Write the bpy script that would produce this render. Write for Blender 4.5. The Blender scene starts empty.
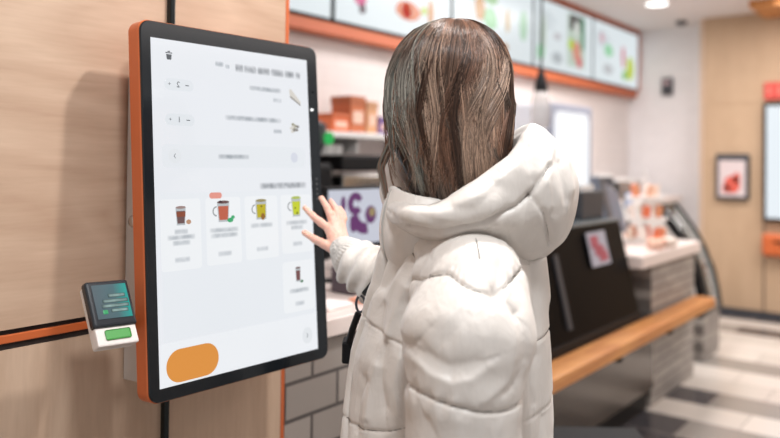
import bpy, bmesh, math, random
import numpy as np
from mathutils import Vector, Matrix

# ------------------------------------------------------------------ camera, world, lights
SC = bpy.context.scene
COL = SC.collection
PI = math.pi
AZ, ROLL, PITCH, CAMH = 0.66022, 0.01121, 0.0139, 1.375
Fh = Vector((math.cos(AZ), math.sin(AZ), 0)); Rh = Vector((math.sin(AZ), -math.cos(AZ), 0)); Up = Vector((0, 0, 1))
f2 = math.cos(PITCH) * Fh + math.sin(PITCH) * Up
u2 = -math.sin(PITCH) * Fh + math.cos(PITCH) * Up
cr, sr = math.cos(ROLL), math.sin(ROLL)
rr = cr * Rh + sr * u2
uu = -sr * Rh + cr * u2
cam_d = bpy.data.cameras.new('camera'); cam = bpy.data.objects.new('camera', cam_d); COL.objects.link(cam)
M = Matrix((rr, uu, -f2)).transposed().to_4x4(); M.translation = (0, 0, CAMH)
cam.matrix_world = M
cam_d.sensor_width = 36; cam_d.lens = 36 * 751.34 / 780
cam_d.shift_x = -0.001; cam_d.shift_y = -69.0 / 780
cam_d.clip_start = 0.05
cam_d.dof.use_dof = True; cam_d.dof.focus_distance = 1.42; cam_d.dof.aperture_fstop = 1.8
SC.camera = cam

w = bpy.data.worlds.new('world'); SC.world = w; w.use_nodes = True
w.node_tree.nodes['Background'].inputs[0].default_value = (1.0, 0.965, 0.95, 1)
w.node_tree.nodes['Background'].inputs[1].default_value = .52

def area(name, loc, rot, sx, sy, power, col=(1, 1, 1)):
    d = bpy.data.lights.new(name, 'AREA'); d.shape = 'RECTANGLE'; d.size = sx; d.size_y = sy; d.energy = power; d.color = col
    o = bpy.data.objects.new(name, d); COL.objects.link(o); o.location = loc; o.rotation_euler = rot
    return o
area('ceiling_spot_light', (1.45, 0.46, 2.70), (0, 0, 0), .10, .10, 27, (1, .97, .94))
area('ceiling_fill_light_kiosk', (0.35, 0.15, 2.70), (0, 0, 0), 0.25, .25, 28, (.95, .98, 1))  # unseen cool fill, added to brighten the jacket's front
area('ceiling_fill_light_hall', (3.2, -1.2, 2.72), (0, 0, 0), 2.5, 1.5, 34, (1, .93, .89))  # added fill under the ceiling, keeps the hall side from going dark
area('ceiling_fill_light_counter', (4.6, 2.0, 2.72), (0, 0, 0), 3.5, .5, 62, (1, .97, .96))  # added fill with no visible fitting, lifts the kitchen and counters
area('ceiling_fill_light_far', (6.3, .3, 2.72), (0, 0, 0), 1.6, 2.0, 84, (1, .97, .95))  # unseen fill added to brighten the far walls and floor

SC.view_settings.view_transform = 'Standard'; SC.view_settings.look = 'None'
SC.view_settings.exposure = 0.0; SC.view_settings.gamma = 1; SC.view_settings.use_curve_mapping = False
SC.cycles.use_denoising = True
SC.cycles.max_bounces = 8

# ------------------------------------------------------------------ helpers
def s2l(c):
    return tuple(((x / 255) / 12.92 if x / 255 <= .04045 else ((x / 255 + .055) / 1.055) ** 2.4) for x in c)
MATS = {}
def mat(name, rgb, rough=.5, metal=0., emit=None, es=1., noise=0., nscale=8., bump=0., bscale=60., alpha=1., trans=0., sss=0., coat=0., sheen=0.):
    if name in MATS: return MATS[name]
    m = bpy.data.materials.new(name); m.use_nodes = True; nt = m.node_tree; b = nt.nodes['Principled BSDF']
    c = (*s2l(rgb), 1)
    b.inputs['Base Color'].default_value = c; b.inputs['Roughness'].default_value = rough; b.inputs['Metallic'].default_value = metal
    b.inputs['Transmission Weight'].default_value = trans; b.inputs['Alpha'].default_value = alpha
    b.inputs['Coat Weight'].default_value = coat; b.inputs['Sheen Weight'].default_value = sheen
    if sss:
        b.inputs['Subsurface Weight'].default_value = sss; b.inputs['Subsurface Radius'].default_value = (.01, .004, .002)
        b.inputs['Subsurface Scale'].default_value = .6
    if emit:
        b.inputs['Emission Color'].default_value = (*s2l(emit), 1); b.inputs['Emission Strength'].default_value = es
    tc = nt.nodes.new('ShaderNodeTexCoord')
    if noise:
        n = nt.nodes.new('ShaderNodeTexNoise'); n.inputs['Scale'].default_value = nscale; n.inputs['Detail'].default_value = 3
        mx = nt.nodes.new('ShaderNodeMix'); mx.data_type = 'RGBA'
        mx.inputs['A'].default_value = tuple(min(1, x * (1 - noise)) for x in c[:3]) + (1,)
        mx.inputs['B'].default_value = tuple(min(1, x * (1 + noise)) for x in c[:3]) + (1,)
        nt.links.new(tc.outputs['Object'], n.inputs['Vector']); nt.links.new(n.outputs['Fac'], mx.inputs['Factor'])
        nt.links.new(mx.outputs['Result'], b.inputs['Base Color'])
    if bump:
        n = nt.nodes.new('ShaderNodeTexNoise'); n.inputs['Scale'].default_value = bscale; n.inputs['Detail'].default_value = 4
        bp = nt.nodes.new('ShaderNodeBump'); bp.inputs['Strength'].default_value = bump; bp.inputs['Distance'].default_value = .01
        nt.links.new(tc.outputs['Object'], n.inputs['Vector']); nt.links.new(n.outputs['Fac'], bp.inputs['Height']); nt.links.new(bp.outputs['Normal'], b.inputs['Normal'])
    MATS[name] = m
    return m

def wood(name, c1, c2, scale=(1, 1, 1), ring=3., rough=.45, dist=6.):
    m = bpy.data.materials.new(name); m.use_nodes = True; nt = m.node_tree; b = nt.nodes['Principled BSDF']; N = nt.nodes.new; L = nt.links.new
    tc = N('ShaderNodeTexCoord'); mp = N('ShaderNodeMapping'); mp.inputs['Scale'].default_value = scale
    L(tc.outputs['Object'], mp.inputs['Vector'])
    n1 = N('ShaderNodeTexNoise'); n1.inputs['Scale'].default_value = 1.6; n1.inputs['Detail'].default_value = 1; n1.inputs['Distortion'].default_value = .5
    L(mp.outputs['Vector'], n1.inputs['Vector'])
    ml = N('ShaderNodeMath'); ml.operation = 'MULTIPLY'; ml.inputs[1].default_value = ring * dist
    L(n1.outputs['Fac'], ml.inputs[0])
    sn = N('ShaderNodeMath'); sn.operation = 'PINGPONG'; sn.inputs[1].default_value = 1; L(ml.outputs[0], sn.inputs[0])
    n2 = N('ShaderNodeTexNoise'); n2.inputs['Scale'].default_value = 30; n2.inputs['Detail'].default_value = 5
    mp2 = N('ShaderNodeMapping'); mp2.inputs['Scale'].default_value = ((.35, 1, 3.2) if scale[2] > scale[0] else (3.2, 1, .35)); L(tc.outputs['Object'], mp2.inputs['Vector']); L(mp2.outputs['Vector'], n2.inputs['Vector'])
    n3 = N('ShaderNodeTexNoise'); n3.inputs['Scale'].default_value = 2.; L(tc.outputs['Object'], n3.inputs['Vector'])
    a = N('ShaderNodeMath'); a.operation = 'MULTIPLY_ADD'; a.inputs[1].default_value = .42; L(sn.outputs[0], a.inputs[0])
    a2 = N('ShaderNodeMath'); a2.operation = 'MULTIPLY'; a2.inputs[1].default_value = .75; L(n2.outputs['Fac'], a2.inputs[0]); L(a2.outputs[0], a.inputs[2])
    a3 = N('ShaderNodeMath'); a3.operation = 'MULTIPLY_ADD'; a3.inputs[1].default_value = .5; L(n3.outputs['Fac'], a3.inputs[0]); L(a.outputs[0], a3.inputs[2])
    mx = N('ShaderNodeMix'); mx.data_type = 'RGBA'; mx.clamp_factor = True
    mx.inputs['A'].default_value = (*s2l(c1), 1); mx.inputs['B'].default_value = (*s2l(c2), 1)
    sb = N('ShaderNodeMath'); sb.operation = 'SUBTRACT'; sb.inputs[1].default_value = .33; L(a3.outputs[0], sb.inputs[0])
    L(sb.outputs[0], mx.inputs['Factor']); L(mx.outputs['Result'], b.inputs['Base Color']); b.inputs['Roughness'].default_value = rough
    return m

def lowspec(m, v):
    m.node_tree.nodes['Principled BSDF'].inputs['Specular IOR Level'].default_value = v
    return m

def brick(name, c1, c2, cm, bw, bh, mortar, rough=.4, axes='xz', offset=.5, levels=None, bump=.3, sq=1.):
    m = bpy.data.materials.new(name); m.use_nodes = True; nt = m.node_tree; b = nt.nodes['Principled BSDF']; N = nt.nodes.new; L = nt.links.new
    tc = N('ShaderNodeTexCoord'); sp = N('ShaderNodeSeparateXYZ'); cb = N('ShaderNodeCombineXYZ')
    L(tc.outputs['Object'], sp.inputs[0])
    for k, ax in enumerate(axes): L(sp.outputs['xyz'.index(ax)], cb.inputs[k])
    br = N('ShaderNodeTexBrick'); L(cb.outputs[0], br.inputs['Vector'])
    br.inputs['Scale'].default_value = 1; br.inputs['Brick Width'].default_value = bw; br.inputs['Row Height'].default_value = bh
    br.inputs['Mortar Size'].default_value = mortar; br.inputs['Mortar Smooth'].default_value = .2; br.offset = offset
    if levels:
        br.inputs['Color1'].default_value = (0, 0, 0, 1); br.inputs['Color2'].default_value = (1, 1, 1, 1); br.inputs['Mortar'].default_value = (.4, .4, .4, 1)
        rp = N('ShaderNodeValToRGB'); rp.color_ramp.interpolation = 'CONSTANT'
        e = rp.color_ramp.elements
        e[0].position = 0; e[0].color = (*s2l(levels[0][1]), 1)
        e[1].position = levels[1][0]; e[1].color = (*s2l(levels[1][1]), 1)
        for p, c in levels[2:]:
            q = e.new(p); q.color = (*s2l(c), 1)
        L(br.outputs['Color'], rp.inputs[0])
        mx = N('ShaderNodeMix'); mx.data_type = 'RGBA'; L(br.outputs['Fac'], mx.inputs['Factor']); L(rp.outputs['Color'], mx.inputs['A']); mx.inputs['B'].default_value = (*s2l(cm), 1)
        L(mx.outputs['Result'], b.inputs['Base Color'])
    else:
        br.inputs['Color1'].default_value = (*s2l(c1), 1); br.inputs['Color2'].default_value = (*s2l(c2), 1); br.inputs['Mortar'].default_value = (*s2l(cm), 1)
        L(br.outputs['Color'], b.inputs['Base Color'])
    if bump:
        bp = N('ShaderNodeBump'); bp.invert = True; bp.inputs['Strength'].default_value = bump; bp.inputs['Distance'].default_value = .004
        L(br.outputs['Fac'], bp.inputs['Height']); L(bp.outputs['Normal'], b.inputs['Normal'])
    b.inputs['Roughness'].default_value = rough
    return m

def link(name, me, m=None, parent=None, smooth=False):
    o = bpy.data.objects.new(name, me); COL.objects.link(o)
    if m:
        for mm in (m if isinstance(m, (list, tuple)) else [m]): me.materials.append(mm)
    if parent: o.parent = parent
    if smooth: me.polygons.foreach_set('use_smooth', [True] * len(me.polygons))
    return o
def tag(o, label=None, cat=None, group=None, kind=None):
    if label: o['label'] = label
    if cat: o['category'] = cat
    if group: o['group'] = group
    if kind: o['kind'] = kind
    return o
def thing(name, label, cat, loc=(0, 0, 0), rz=0, group=None):
    o = bpy.data.objects.new(name, None); COL.objects.link(o); o.location = loc; o.rotation_euler = (0, 0, rz); o.empty_display_size = .1
    return tag(o, label, cat, group)
def obj(name, bm, m, parent=None, smooth=False, mtx=None):
    me = bpy.data.meshes.new(name)
    if mtx is not None: bm.transform(mtx)
    bmesh.ops.recalc_face_normals(bm, faces=bm.faces)
    bm.to_mesh(me); bm.free()
    return link(name, me, m, parent, smooth)
def struct(name, bm, m): return tag(obj(name, bm, m), kind='structure')
def B(): return bmesh.new()
def box(bm, x0, x1, y0, y1, z0, z1, bev=0., seg=2, mi=0, mtx=None):
    v = [bm.verts.new(p) for p in ((x0, y0, z0), (x1, y0, z0), (x1, y1, z0), (x0, y1, z0), (x0, y0, z1), (x1, y0, z1), (x1, y1, z1), (x0, y1, z1))]
    fs = [bm.faces.new([v[i] for i in q]) for q in ((0, 3, 2, 1), (4, 5, 6, 7), (0, 1, 5, 4), (1, 2, 6, 5), (2, 3, 7, 6), (3, 0, 4, 7))]
    for f in fs: f.material_index = mi
    if bev:
        es = list({e for f in fs for e in f.edges})
        r = bmesh.ops.bevel(bm, geom=es, offset=bev, segments=seg, profile=.5, affect='EDGES')
        for f in r['faces']: f.material_index = mi
        vs = list({vv for f in r['faces'] for vv in f.verts} | {x for x in v if x.is_valid})
    else: vs = v
    if mtx is not None: bmesh.ops.transform(bm, matrix=mtx, verts=vs)
    return bm
def prism(bm, pts, y0, y1, mi=0, plane='xz'):
    """extrude a 2D outline (x,z) from y0 to y1"""
    mk = {'xz': lambda a, b, c: (a, c, b), 'yz': lambda a, b, c: (c, a, b), 'xy': lambda a, b, c: (a, b, c)}[plane]
    a = [bm.verts.new(mk(p[0], p[1], y0)) for p in pts]; b = [bm.verts.new(mk(p[0], p[1], y1)) for p in pts]
    n = len(pts); fs = [bm.faces.new(a), bm.faces.new(b[::-1])]
    for i in range(n): fs.append(bm.faces.new((a[i], b[i], b[(i + 1) % n], a[(i + 1) % n])))
    for f in fs: f.material_index = mi
    return bm
def rrect(x0, x1, z0, z1, r, n=8):
    r = min(r, (x1 - x0) / 2 - 1e-5, (z1 - z0) / 2 - 1e-5); out = []
    for cx, cz, a0 in ((x1 - r, z0 + r, -PI / 2), (x1 - r, z1 - r, 0), (x0 + r, z1 - r, PI / 2), (x0 + r, z0 + r, PI)):
        for k in range(n + 1):
            a = a0 + PI / 2 * k / n; out.append((cx + r * math.cos(a), cz + r * math.sin(a)))
    return out
def ell(cx, cz, rx, rz, n=20): return [(cx + rx * math.cos(2 * PI * k / n), cz + rz * math.sin(2 * PI * k / n)) for k in range(n)]
def lathe(bm, prof, cx=0, cy=0, n=24, mi=0):
    rings = [[bm.verts.new((cx + r * math.cos(2 * PI * k / n), cy + r * math.sin(2 * PI * k / n), z)) for k in range(n)] for r, z in prof]
    for a, b in zip(rings, rings[1:]):
        for k in range(n): bm.faces.new((a[k], a[(k + 1) % n], b[(k + 1) % n], b[k])).material_index = mi
    bm.faces.new(rings[0][::-1]).material_index = mi; bm.faces.new(rings[-1]).material_index = mi
    return bm
def tube(bm, pts, rad, n=8, mi=0, close=True):
    pts = [Vector(p) for p in pts]; rings = []
    ref = None
    for i, p in enumerate(pts):
        d = (pts[min(i + 1, len(pts) - 1)] - pts[max(i - 1, 0)]).normalized()
        if ref is None: ref = d.orthogonal().normalized()
        ref = (ref - d * ref.dot(d)).normalized(); s = d.cross(ref)
        r = rad[i] if isinstance(rad, (list, tuple)) else rad
        rings.append([bm.verts.new(p + (ref * math.cos(2 * PI * k / n) + s * math.sin(2 * PI * k / n)) * r) for k in range(n)])
    for a, b in zip(rings, rings[1:]):
        for k in range(n): bm.faces.new((a[k], a[(k + 1) % n], b[(k + 1) % n], b[k])).material_index = mi
    bm.faces.new(rings[0][::-1]).material_index = mi; bm.faces.new(rings[-1]).material_index = mi
    return bm
def copy_tree(o, parent=None):
    c = o.copy(); COL.objects.link(c)
    if parent: c.parent = parent
    for ch in list(o.children): copy_tree(ch, c)
    return c

# ------------------------------------------------------------------ materials
M_wood = wood('birch_plywood', (184, 152, 128), (212, 184, 160), (.9, 1.0, 2.4), ring=2.4)
M_wood_low = wood('birch_plywood_upright', (186, 156, 132), (214, 187, 163), (2.0, 1.0, .7), ring=2.0)
M_wood_far = wood('pale_wood', (184, 154, 124), (198, 168, 138), (1, 2, .4), ring=.8, rough=.6)
M_rail = wood('oak_rail', (176, 104, 48), (222, 158, 92), (.3, 3, 3), ring=2.)
M_orange = mat('orange_paint', (204, 104, 56), .35, noise=.05)
M_orange2 = mat('orange_panel', (188, 98, 60), .5, noise=.06)
M_black = lowspec(mat('black_gloss', (8, 8, 10), .38), .05)
M_bezel = lowspec(mat('bezel_glass', (26, 30, 34), .16), .4)
M_blackm = lowspec(mat('black_matte', (18, 18, 20), .55), .2)
M_dark = mat('dark_grey_plastic', (58, 60, 66), .45)
M_pole = mat('dark_profile', (12, 22, 24), .25, metal=.3)
M_groove = mat('groove_dark', (28, 18, 16), .7)
M_housing = mat('light_grey_metal', (205, 198, 192), .5)
M_chrome = mat('chrome', (200, 200, 198), .18, metal=1)
M_white = mat('white_plastic', (238, 236, 234), .4)
M_worktop = mat('white_stone', (236, 222, 216), .3, noise=.03)
M_ceil = mat('ceiling_paint', (232, 226, 224), .8)
M_wallw = brick('white_tiles', (236, 233, 234), (240, 237, 238), (228, 225, 226), .15, .075, .002, axes='yz')
M_kitchen = brick('kitchen_tiles', (216, 207, 204), (221, 212, 209), (206, 198, 195), .2, .1, .003, axes='xz', rough=.35)
M_brick = brick('grey_bricks', (150, 142, 136), (166, 157, 150), (88, 82, 80), .205, .098, .006, axes='xz', rough=.5)
M_brick2 = brick('grey_ribbed_bricks', (150, 143, 138), (172, 165, 158), (110, 104, 100), .24, .06, .006, axes='xz', rough=.5)
M_floor = brick('floor_tiles', None, None, (150, 142, 138), .60, .30, .003, axes='yx', rough=.22, offset=.4,
                levels=[(0, (70, 68, 72)), (.33, (150, 144, 138)), (.52, (205, 197, 189)), (.8, (216, 208, 200))], bump=.1)
M_refl = mat('brushed_steel', (92, 88, 86), .2, metal=.6)
M_scr = mat('screen_white', (10, 10, 10), .12, emit=(240, 243, 248), es=.93)

def emi(name, rgb, es=.85, rough=.3):
    return mat(name, tuple(int(c * .1) for c in rgb), rough, emit=rgb, es=es)
def soft(name, rgb, bg, es=.93, strength=.9):
    """a blurred mark on a lit display: fades to the display colour at the edge of the shape (generated coords)"""
    if name in MATS: return MATS[name]
    m = bpy.data.materials.new(name); m.use_nodes = True; nt = m.node_tree; b = nt.nodes['Principled BSDF']; N = nt.nodes.new; L = nt.links.new
    tc = N('ShaderNodeTexCoord'); sp = N('ShaderNodeSeparateXYZ'); L(tc.outputs['Generated'], sp.inputs[0])
    out = []
    for ax in (0, 2):
        a = N('ShaderNodeMath'); a.operation = 'MULTIPLY_ADD'; a.inputs[1].default_value = 2; a.inputs[2].default_value = -1; L(sp.outputs[ax], a.inputs[0])
        p = N('ShaderNodeMath'); p.operation = 'ABSOLUTE'; L(a.outputs[0], p.inputs[0])
        q = N('ShaderNodeMath'); q.operation = 'POWER'; q.inputs[1].default_value = 8 if ax == 0 else 2; L(p.outputs[0], q.inputs[0])
        s = N('ShaderNodeMath'); s.operation = 'SUBTRACT'; s.use_clamp = True; s.inputs[0].default_value = 1; L(q.outputs[0], s.inputs[1]); out.append(s)
    mu = N('ShaderNodeMath'); mu.operation = 'MULTIPLY'; L(out[0].outputs[0], mu.inputs[0]); L(out[1].outputs[0], mu.inputs[1])
    n = N('ShaderNodeTexNoise'); n.inputs['Scale'].default_value = 55; L(tc.outputs['Object'], n.inputs['Vector'])
    m3 = N('ShaderNodeMath'); m3.operation = 'MULTIPLY'; L(mu.outputs[0], m3.inputs[0]); L(n.outputs['Fac'], m3.inputs[1])
    m4 = N('ShaderNodeMath'); m4.operation = 'MULTIPLY'; m4.use_clamp = True; m4.inputs[1].default_value = 1.5 * strength; L(m3.outputs[0], m4.inputs[0])
    mx = N('ShaderNodeMix'); mx.data_type = 'RGBA'; mx.inputs['A'].default_value = (*s2l(bg), 1); mx.inputs['B'].default_value = (*s2l(rgb), 1)
    L(m4.outputs[0], mx.inputs['Factor']); L(mx.outputs['Result'], b.inputs['Emission Color']); b.inputs['Emission Strength'].default_value = es
    b.inputs['Base Color'].default_value = (.01, .01, .01, 1); b.inputs['Roughness'].default_value = .3
    MATS[name] = m
    return m

# ------------------------------------------------------------------ the room
YW = 1.42          # face of the wooden partition and of the counters
CEIL = 2.76
struct('floor', box(B(), -2.5, 8.2, -4, 3.2, -.1, 0), M_floor)
struct('ceiling', box(B(), -1.0, 8.2, -3.2, 3.2, CEIL, CEIL + .1), M_ceil)
struct('wall_back', box(B(), 1.45, 8.0, 2.88, 3.0, 0, CEIL), M_kitchen)
struct('wall_end', box(B(), 7.8, 8.0, 2.08, 2.88, 0, CEIL), M_wallw)
bm = B(); box(bm, 7.45, 7.9, -3.2, 2.03, 0, 1.925); box(bm, 7.45, 7.9, -3.2, 2.03, 1.937, CEIL)
box(bm, 7.456, 7.9, -3.2, 2.03, 1.925, 1.937)
struct('wall_right', bm, M_wood_far)
struct('trim_1', box(B(), 7.50, 7.9, 2.03, 2.08, 0, CEIL), mat('beige_corner', (224, 200, 178), .6))
struct('baseboard_right', box(B(), 7.44, 7.45, -3.2, 2.03, 0, .05), M_dark)
struct('trim_2', box(B(), 7.445, 7.4505, 1.495, 1.505, .05, 1.925), M_groove)
struct('trim_9', box(B(), 6.84, 7.45, .2, 1.50, 2.70, CEIL), M_rail)
# wooden partition behind the kiosk
PE = 1.375         # its right-hand end
struct('wall_left', box(B(), -1.6, PE, YW, YW + .12, 1.052, CEIL), M_wood)
struct('wall_front', box(B(), -1.6, PE, YW, YW + .12, 0, 1.014), M_wood_low)
struct('trim_3', box(B(), -1.6, PE, YW + .006, YW + .11, 1.014, 1.052), M_groove)
struct('trim_4', box(B(), -1.6, PE, YW + .001, YW + .02, 1.026, 1.042, .002), M_orange)
struct('trim_5', box(B(), PE, PE + .012, YW - .002, YW + .12, 0, CEIL, .002), M_orange)
bm = B(); box(bm, 1.010, 1.024, YW - .014, YW + .004, 0, CEIL, .003)
struct('trim_6', bm, M_pole)

# ------------------------------------------------------------------ menu boards on the back wall
MY = 2.78
t = thing('menu_board_frame', 'long orange frame under and around the menu screens high on the wall', 'frame', (1.84, MY, 2.06))
t_x = -1.84
obj('bottom_rail', box(B(), 0, 5.93, .0, .09, 0, .07, .004), M_orange2, t)
obj('top_rail', box(B(), 0, 5.93, -.02, .09, .652, .695, .003), M_orange2, t)
obj('side_post', box(B(), 5.915, 5.95, -.02, .09, .07, .652, .003), M_orange2, t)
obj('back_panel', box(B(), 0, 5.905, .07, .095, .07, .675), M_blackm, t)
M_menu = mat('menu_white', (12, 12, 12), .3, emit=(222, 232, 236), es=.92)
blobs = {
    0: [(.2, .25, .1, .05, (150, 190, 170)), (.9, .3, .1, .08, (230, 150, 160)), (.55, .4, .08, .06, (200, 210, 160))],
    1: [(.22, .17, .055, .045, (214, 50, 130)), (.24, .11, .03, .03, (70, 40, 60)), (.68, .17, .13, .06, (226, 120, 60)), (.66, .17, .05, .05, (200, 40, 70)), (.92, .2, .03, .08, (214, 140, 50)), (.85, .2, .03, .03, (200, 220, 80)), (.45, .3, .12, .03, (190, 205, 212)), (.7, .36, .14, .07, (230, 160, 120))],
    2: [(.35, .33, .07, .09, (200, 140, 60)), (.5, .28, .10, .08, (150, 215, 160)), (.75, .3, .03, .09, (214, 180, 120)), (.72, .1, .04, .03, (190, 140, 90)), (.3, .12, .12, .02, (190, 200, 205)), (1.0, .3, .06, .12, (180, 220, 190)), (.5, .42, .1, .04, (150, 200, 140))],
    3: [(.15, .3, .06, .15, (196, 214, 200)), (.12, .14, .06, .07, (150, 224, 170)), (.42, .3, .07, .03, (200, 200, 205)), (.42, .12, .1, .05, (185, 195, 200))],
    4: [(.2, .42, .06, .05, (224, 190, 200)), (.36, .32, .1, .06, (150, 220, 170)), (.74, .3, .035, .11, (214, 70, 100)), (.93, .2, .10, .12, (196, 214, 20)), (.35, .14, .12, .05, (196, 200, 204)), (.78, .12, .06, .05, (120, 190, 90))],
}
names = ['white menu screen directly right of the wooden panel top edge', 'white menu screen with a pink drink and an orange dish on it',
         'white menu screen above the hair, with green and brown dishes', 'white menu screen with a tall dark picture of a green and pink drink',
         'rightmost white menu screen, with a lime green blob and red drink']
for i in range(5):
    x0 = 1.86 + 1.18 * i
    s = thing('menu_screen', names[i], 'screen', (x0, MY, 2.13), 0, 'menu screens above the counter')
    obj('frame', box(B(), 0, 1.165, -.012, .065, 0, .58, .004), M_blackm, s)
    obj('display', box(B(), .012, 1.153, -.016, -.011, .014, .568), M_menu, s)
    for (bx, bz, rx, rz, c) in blobs[i]:
        bm = B(); prism(bm, [(p[0] + .006 * math.sin(5 * p[1] * 40), p[1]) for p in ell(bx, bz, rx, rz, 16)], -.019, -.016)
        obj('menu_picture', bm, emi('menu_%d_%d_%d' % c, c, .8), s)
    if i == 3:
        obj('menu_picture', box(B(), .62, .98, -.0182, -.016, .08, .54), emi('menu_dark_bg', (196, 214, 200), .8), s)
        obj('menu_picture', box(B(), .66, .96, -.0195, -.0175, .40, .53), emi('menu_deep', (60, 52, 58), .6), s)
        obj('menu_picture', box(B(), .90, .97, -.0205, -.0195, .25, .53), emi('menu_teal', (60, 150, 110), .7), s)
        for (bx, bz, rx, rz, c) in ((.68, .27, .05, .05, (190, 220, 40)), (.8, .22, .08, .09, (224, 150, 130)), (.86, .13, .05, .05, (226, 90, 110)), (.8, .42, .06, .07, (225, 232, 225))):
            obj('menu_picture', prism(B(), ell(bx, bz, rx, rz, 16), -.0235, -.021), emi('menu_%d_%d_%d' % c, c, .8), s)
    for k in range(5):
        obj('menu_text_line', box(B(), .08, .30 + .05 * (k % 3), -.018, -.0162, .47 - .03 * k, .478 - .03 * k), emi('menu_grey', (170, 182, 190), .75), s)

# ------------------------------------------------------------------ counters
t = thing('service_counter', 'low grey brick counter beside the wooden panel, under the white worktop', 'counter', (1.39, YW, 0))
obj('brick_front', box(B(), 0, .93, 0, .55, .0, .885), M_brick, t)
tag(obj('worktop', box(B(), 1.39, 2.33, YW - .025, YW + .62, .887, .937, .004), M_worktop), 'white stone worktop on the grey brick counter beside the kiosk', 'worktop')

t = thing('display_case', 'long black refrigerated display case with sloping glass front behind the oak rail', 'display case', (2.35, YW, 0))
bm = B(); prism(bm, [(0.0, .56), (.12, 1.06), (.62, 1.06), (.62, .56)], 0, 1.68, plane='yz')
obj('case_body', bm, M_black, t)
bm = B(); box(bm, .02, 1.66, .10, .60, 1.062, 1.075, .002); obj('top_glass', bm, mat('grey_glass', (120, 128, 132), .1), t)
obj('lower_body', box(B(), 0.0, 1.90, .0, .55, .12, .535), M_refl, t)
obj('kick_plate', box(B(), 0.02, 1.88, .03, .5, .0, .12), M_blackm, t)
obj('ledge', box(B(), 0, 1.68, -.002, .08, .537, .575, .003), M_blackm, t)
# price notice stuck on the slope
s = Matrix.Translation((3.53 - 2.35, .06, .86)) @ Matrix.Rotation(-math.atan2(.12, .5), 4, 'X')
bm = B(); box(bm, 0, .23, -.006, -.001, 0, .17, mtx=s); o = obj('notice', bm, mat('notice_paper', (176, 176, 190), .5), t)
bm = B()
for (a, b_, c, d) in ((.03, .12, .09, .15), (.06, .17, .05, .1), (.10, .2, .02, .07)): box(bm, a, b_, -.009, -.006, c, d, mtx=s)
obj('notice_print', bm, mat('notice_red', (176, 84, 100), .5), o)
bm = B(); box(bm, .25, .29, -.02, -.005, .02, .36, mtx=Matrix.Translation((.55, .02, .6)) @ Matrix.Rotation(-.235, 4, 'X')); obj('glass_seam', bm, M_dark, t)

t = thing('oak_rail', 'long oak ledge running along the front of the black case', 'rail', (2.35, 1.285, 0))
obj('beam', box(B(), 0, 2.66, 0, .13, .476, .535, .008, 3), M_rail, t)
for x in (.25, 1.1, 1.85, 2.4): obj('bracket', box(B(), x, x + .03, .02, .13, .44, .477, .002), M_blackm, t)

t = thing('cashier_counter', 'grey ribbed counter block at the far end with thick white top', 'counter', (4.27, YW + .02, 0))
obj('brick_front', box(B(), 0, .82, 0, .6, 0, .80), M_brick2, t)
tag(obj('worktop', box(B(), 4.04, 5.13, YW - .01, YW + .68, .802, .872, .006), M_worktop), 'thick white slab on the far grey cashier counter', 'worktop')

# curved glass case with the black arched side
t = thing('curved_display_case', 'glass cabinet with a black curved side frame beyond the cashier counter', 'display case', (5.5, 1.46, 0))
arc = [(.34, 1.08), (.27, .99), (.19, .88), (.12, .75), (.06, .60), (.025, .45), (.01, .33)]
bm = B(); inner = [(y + .050, z - .018) for y, z in arc]
prism(bm, arc + inner[::-1], .38, .41, plane='yz'); obj('side_frame', bm, M_blackm, t)
bm = B(); prism(bm, arc + inner[::-1], 0, .03, plane='yz'); obj('side_frame', bm, M_blackm, t)
bm = B(); prism(bm, [(y + .01, z - .004) for y, z in arc] + [(y + .016, z - .006) for y, z in arc[::-1]], .03, .38, plane='yz')
obj('curved_glass', bm, mat('clear_glass', (235, 240, 240), .05, trans=1.), t, True)
obj('shelf', box(B(), .03, .38, .14, .62, .60, .61), M_white, t)
obj('cabinet_base', box(B(), 0, .41, .03, .62, 0, .34, .004), M_brick2, t)
obj('back_panel', box(B(), 0, .41, .6, .62, .34, 1.08), M_white, t)
for k, (x, z, c) in enumerate(((.05, .342, (206, 60, 60)), (.14, .342, (90, 150, 80)), (.23, .342, (220, 190, 120)), (.06, .612, (190, 50, 60)), (.16, .612, (230, 226, 220)), (.26, .612, (80, 130, 90)))):
    bm = B(); box(bm, 0, .075, 0, .05, 0, .11, .006); box(bm, .02, .055, -.002, .0, .03, .08)
    p = obj('snack_packet', bm, mat('packet_%d_%d_%d' % c, c, .5)); p.location = (5.5 + x, 1.68, z)
    tag(p, ['red', 'green', 'pale yellow', 'dark red', 'white', 'dark green'][k] + ' snack packet on the ' + ('upper' if k > 2 else 'lower') + ' level of the curved glass cabinet', 'packet', 'packets in the curved cabinet')

# ------------------------------------------------------------------ things on and behind the counter
# customer monitor with purple onions
t = thing('customer_monitor', 'black framed monitor showing purple sliced onions beside the raised hand', 'monitor', (1.86, 1.72, .937))
obj('frame', box(B(), 0, .42, 0, .03, .118, .345, .006), M_blackm, t)
d = obj('display', box(B(), .014, .406, -.004, .001, .142, .335), emi('monitor_white', (222, 226, 240), .75), t)
P1 = emi('onion_purple', (122, 62, 130), .6); P2 = emi('onion_yellow', (190, 170, 120), .6)
def ring(cx, cz, ro, ri, a0, a1, n=14):
    o_ = [(cx + ro * math.cos(a0 + (a1 - a0) * k / n), cz + ro * math.sin(a0 + (a1 - a0) * k / n)) for k in range(n + 1)]
    i_ = [(cx + ri * math.cos(a0 + (a1 - a0) * k / n), cz + ri * math.sin(a0 + (a1 - a0) * k / n)) for k in range(n + 1)]
    return o_ + i_[::-1]
obj('onion_picture', prism(B(), ring(.150, .285, .040, .014, .4, 5.6), -.0065, -.004), P1, d)
obj('onion_picture', prism(B(), ell(.085, .285, .011, .028), -.0065, -.004), P1, d)
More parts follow.
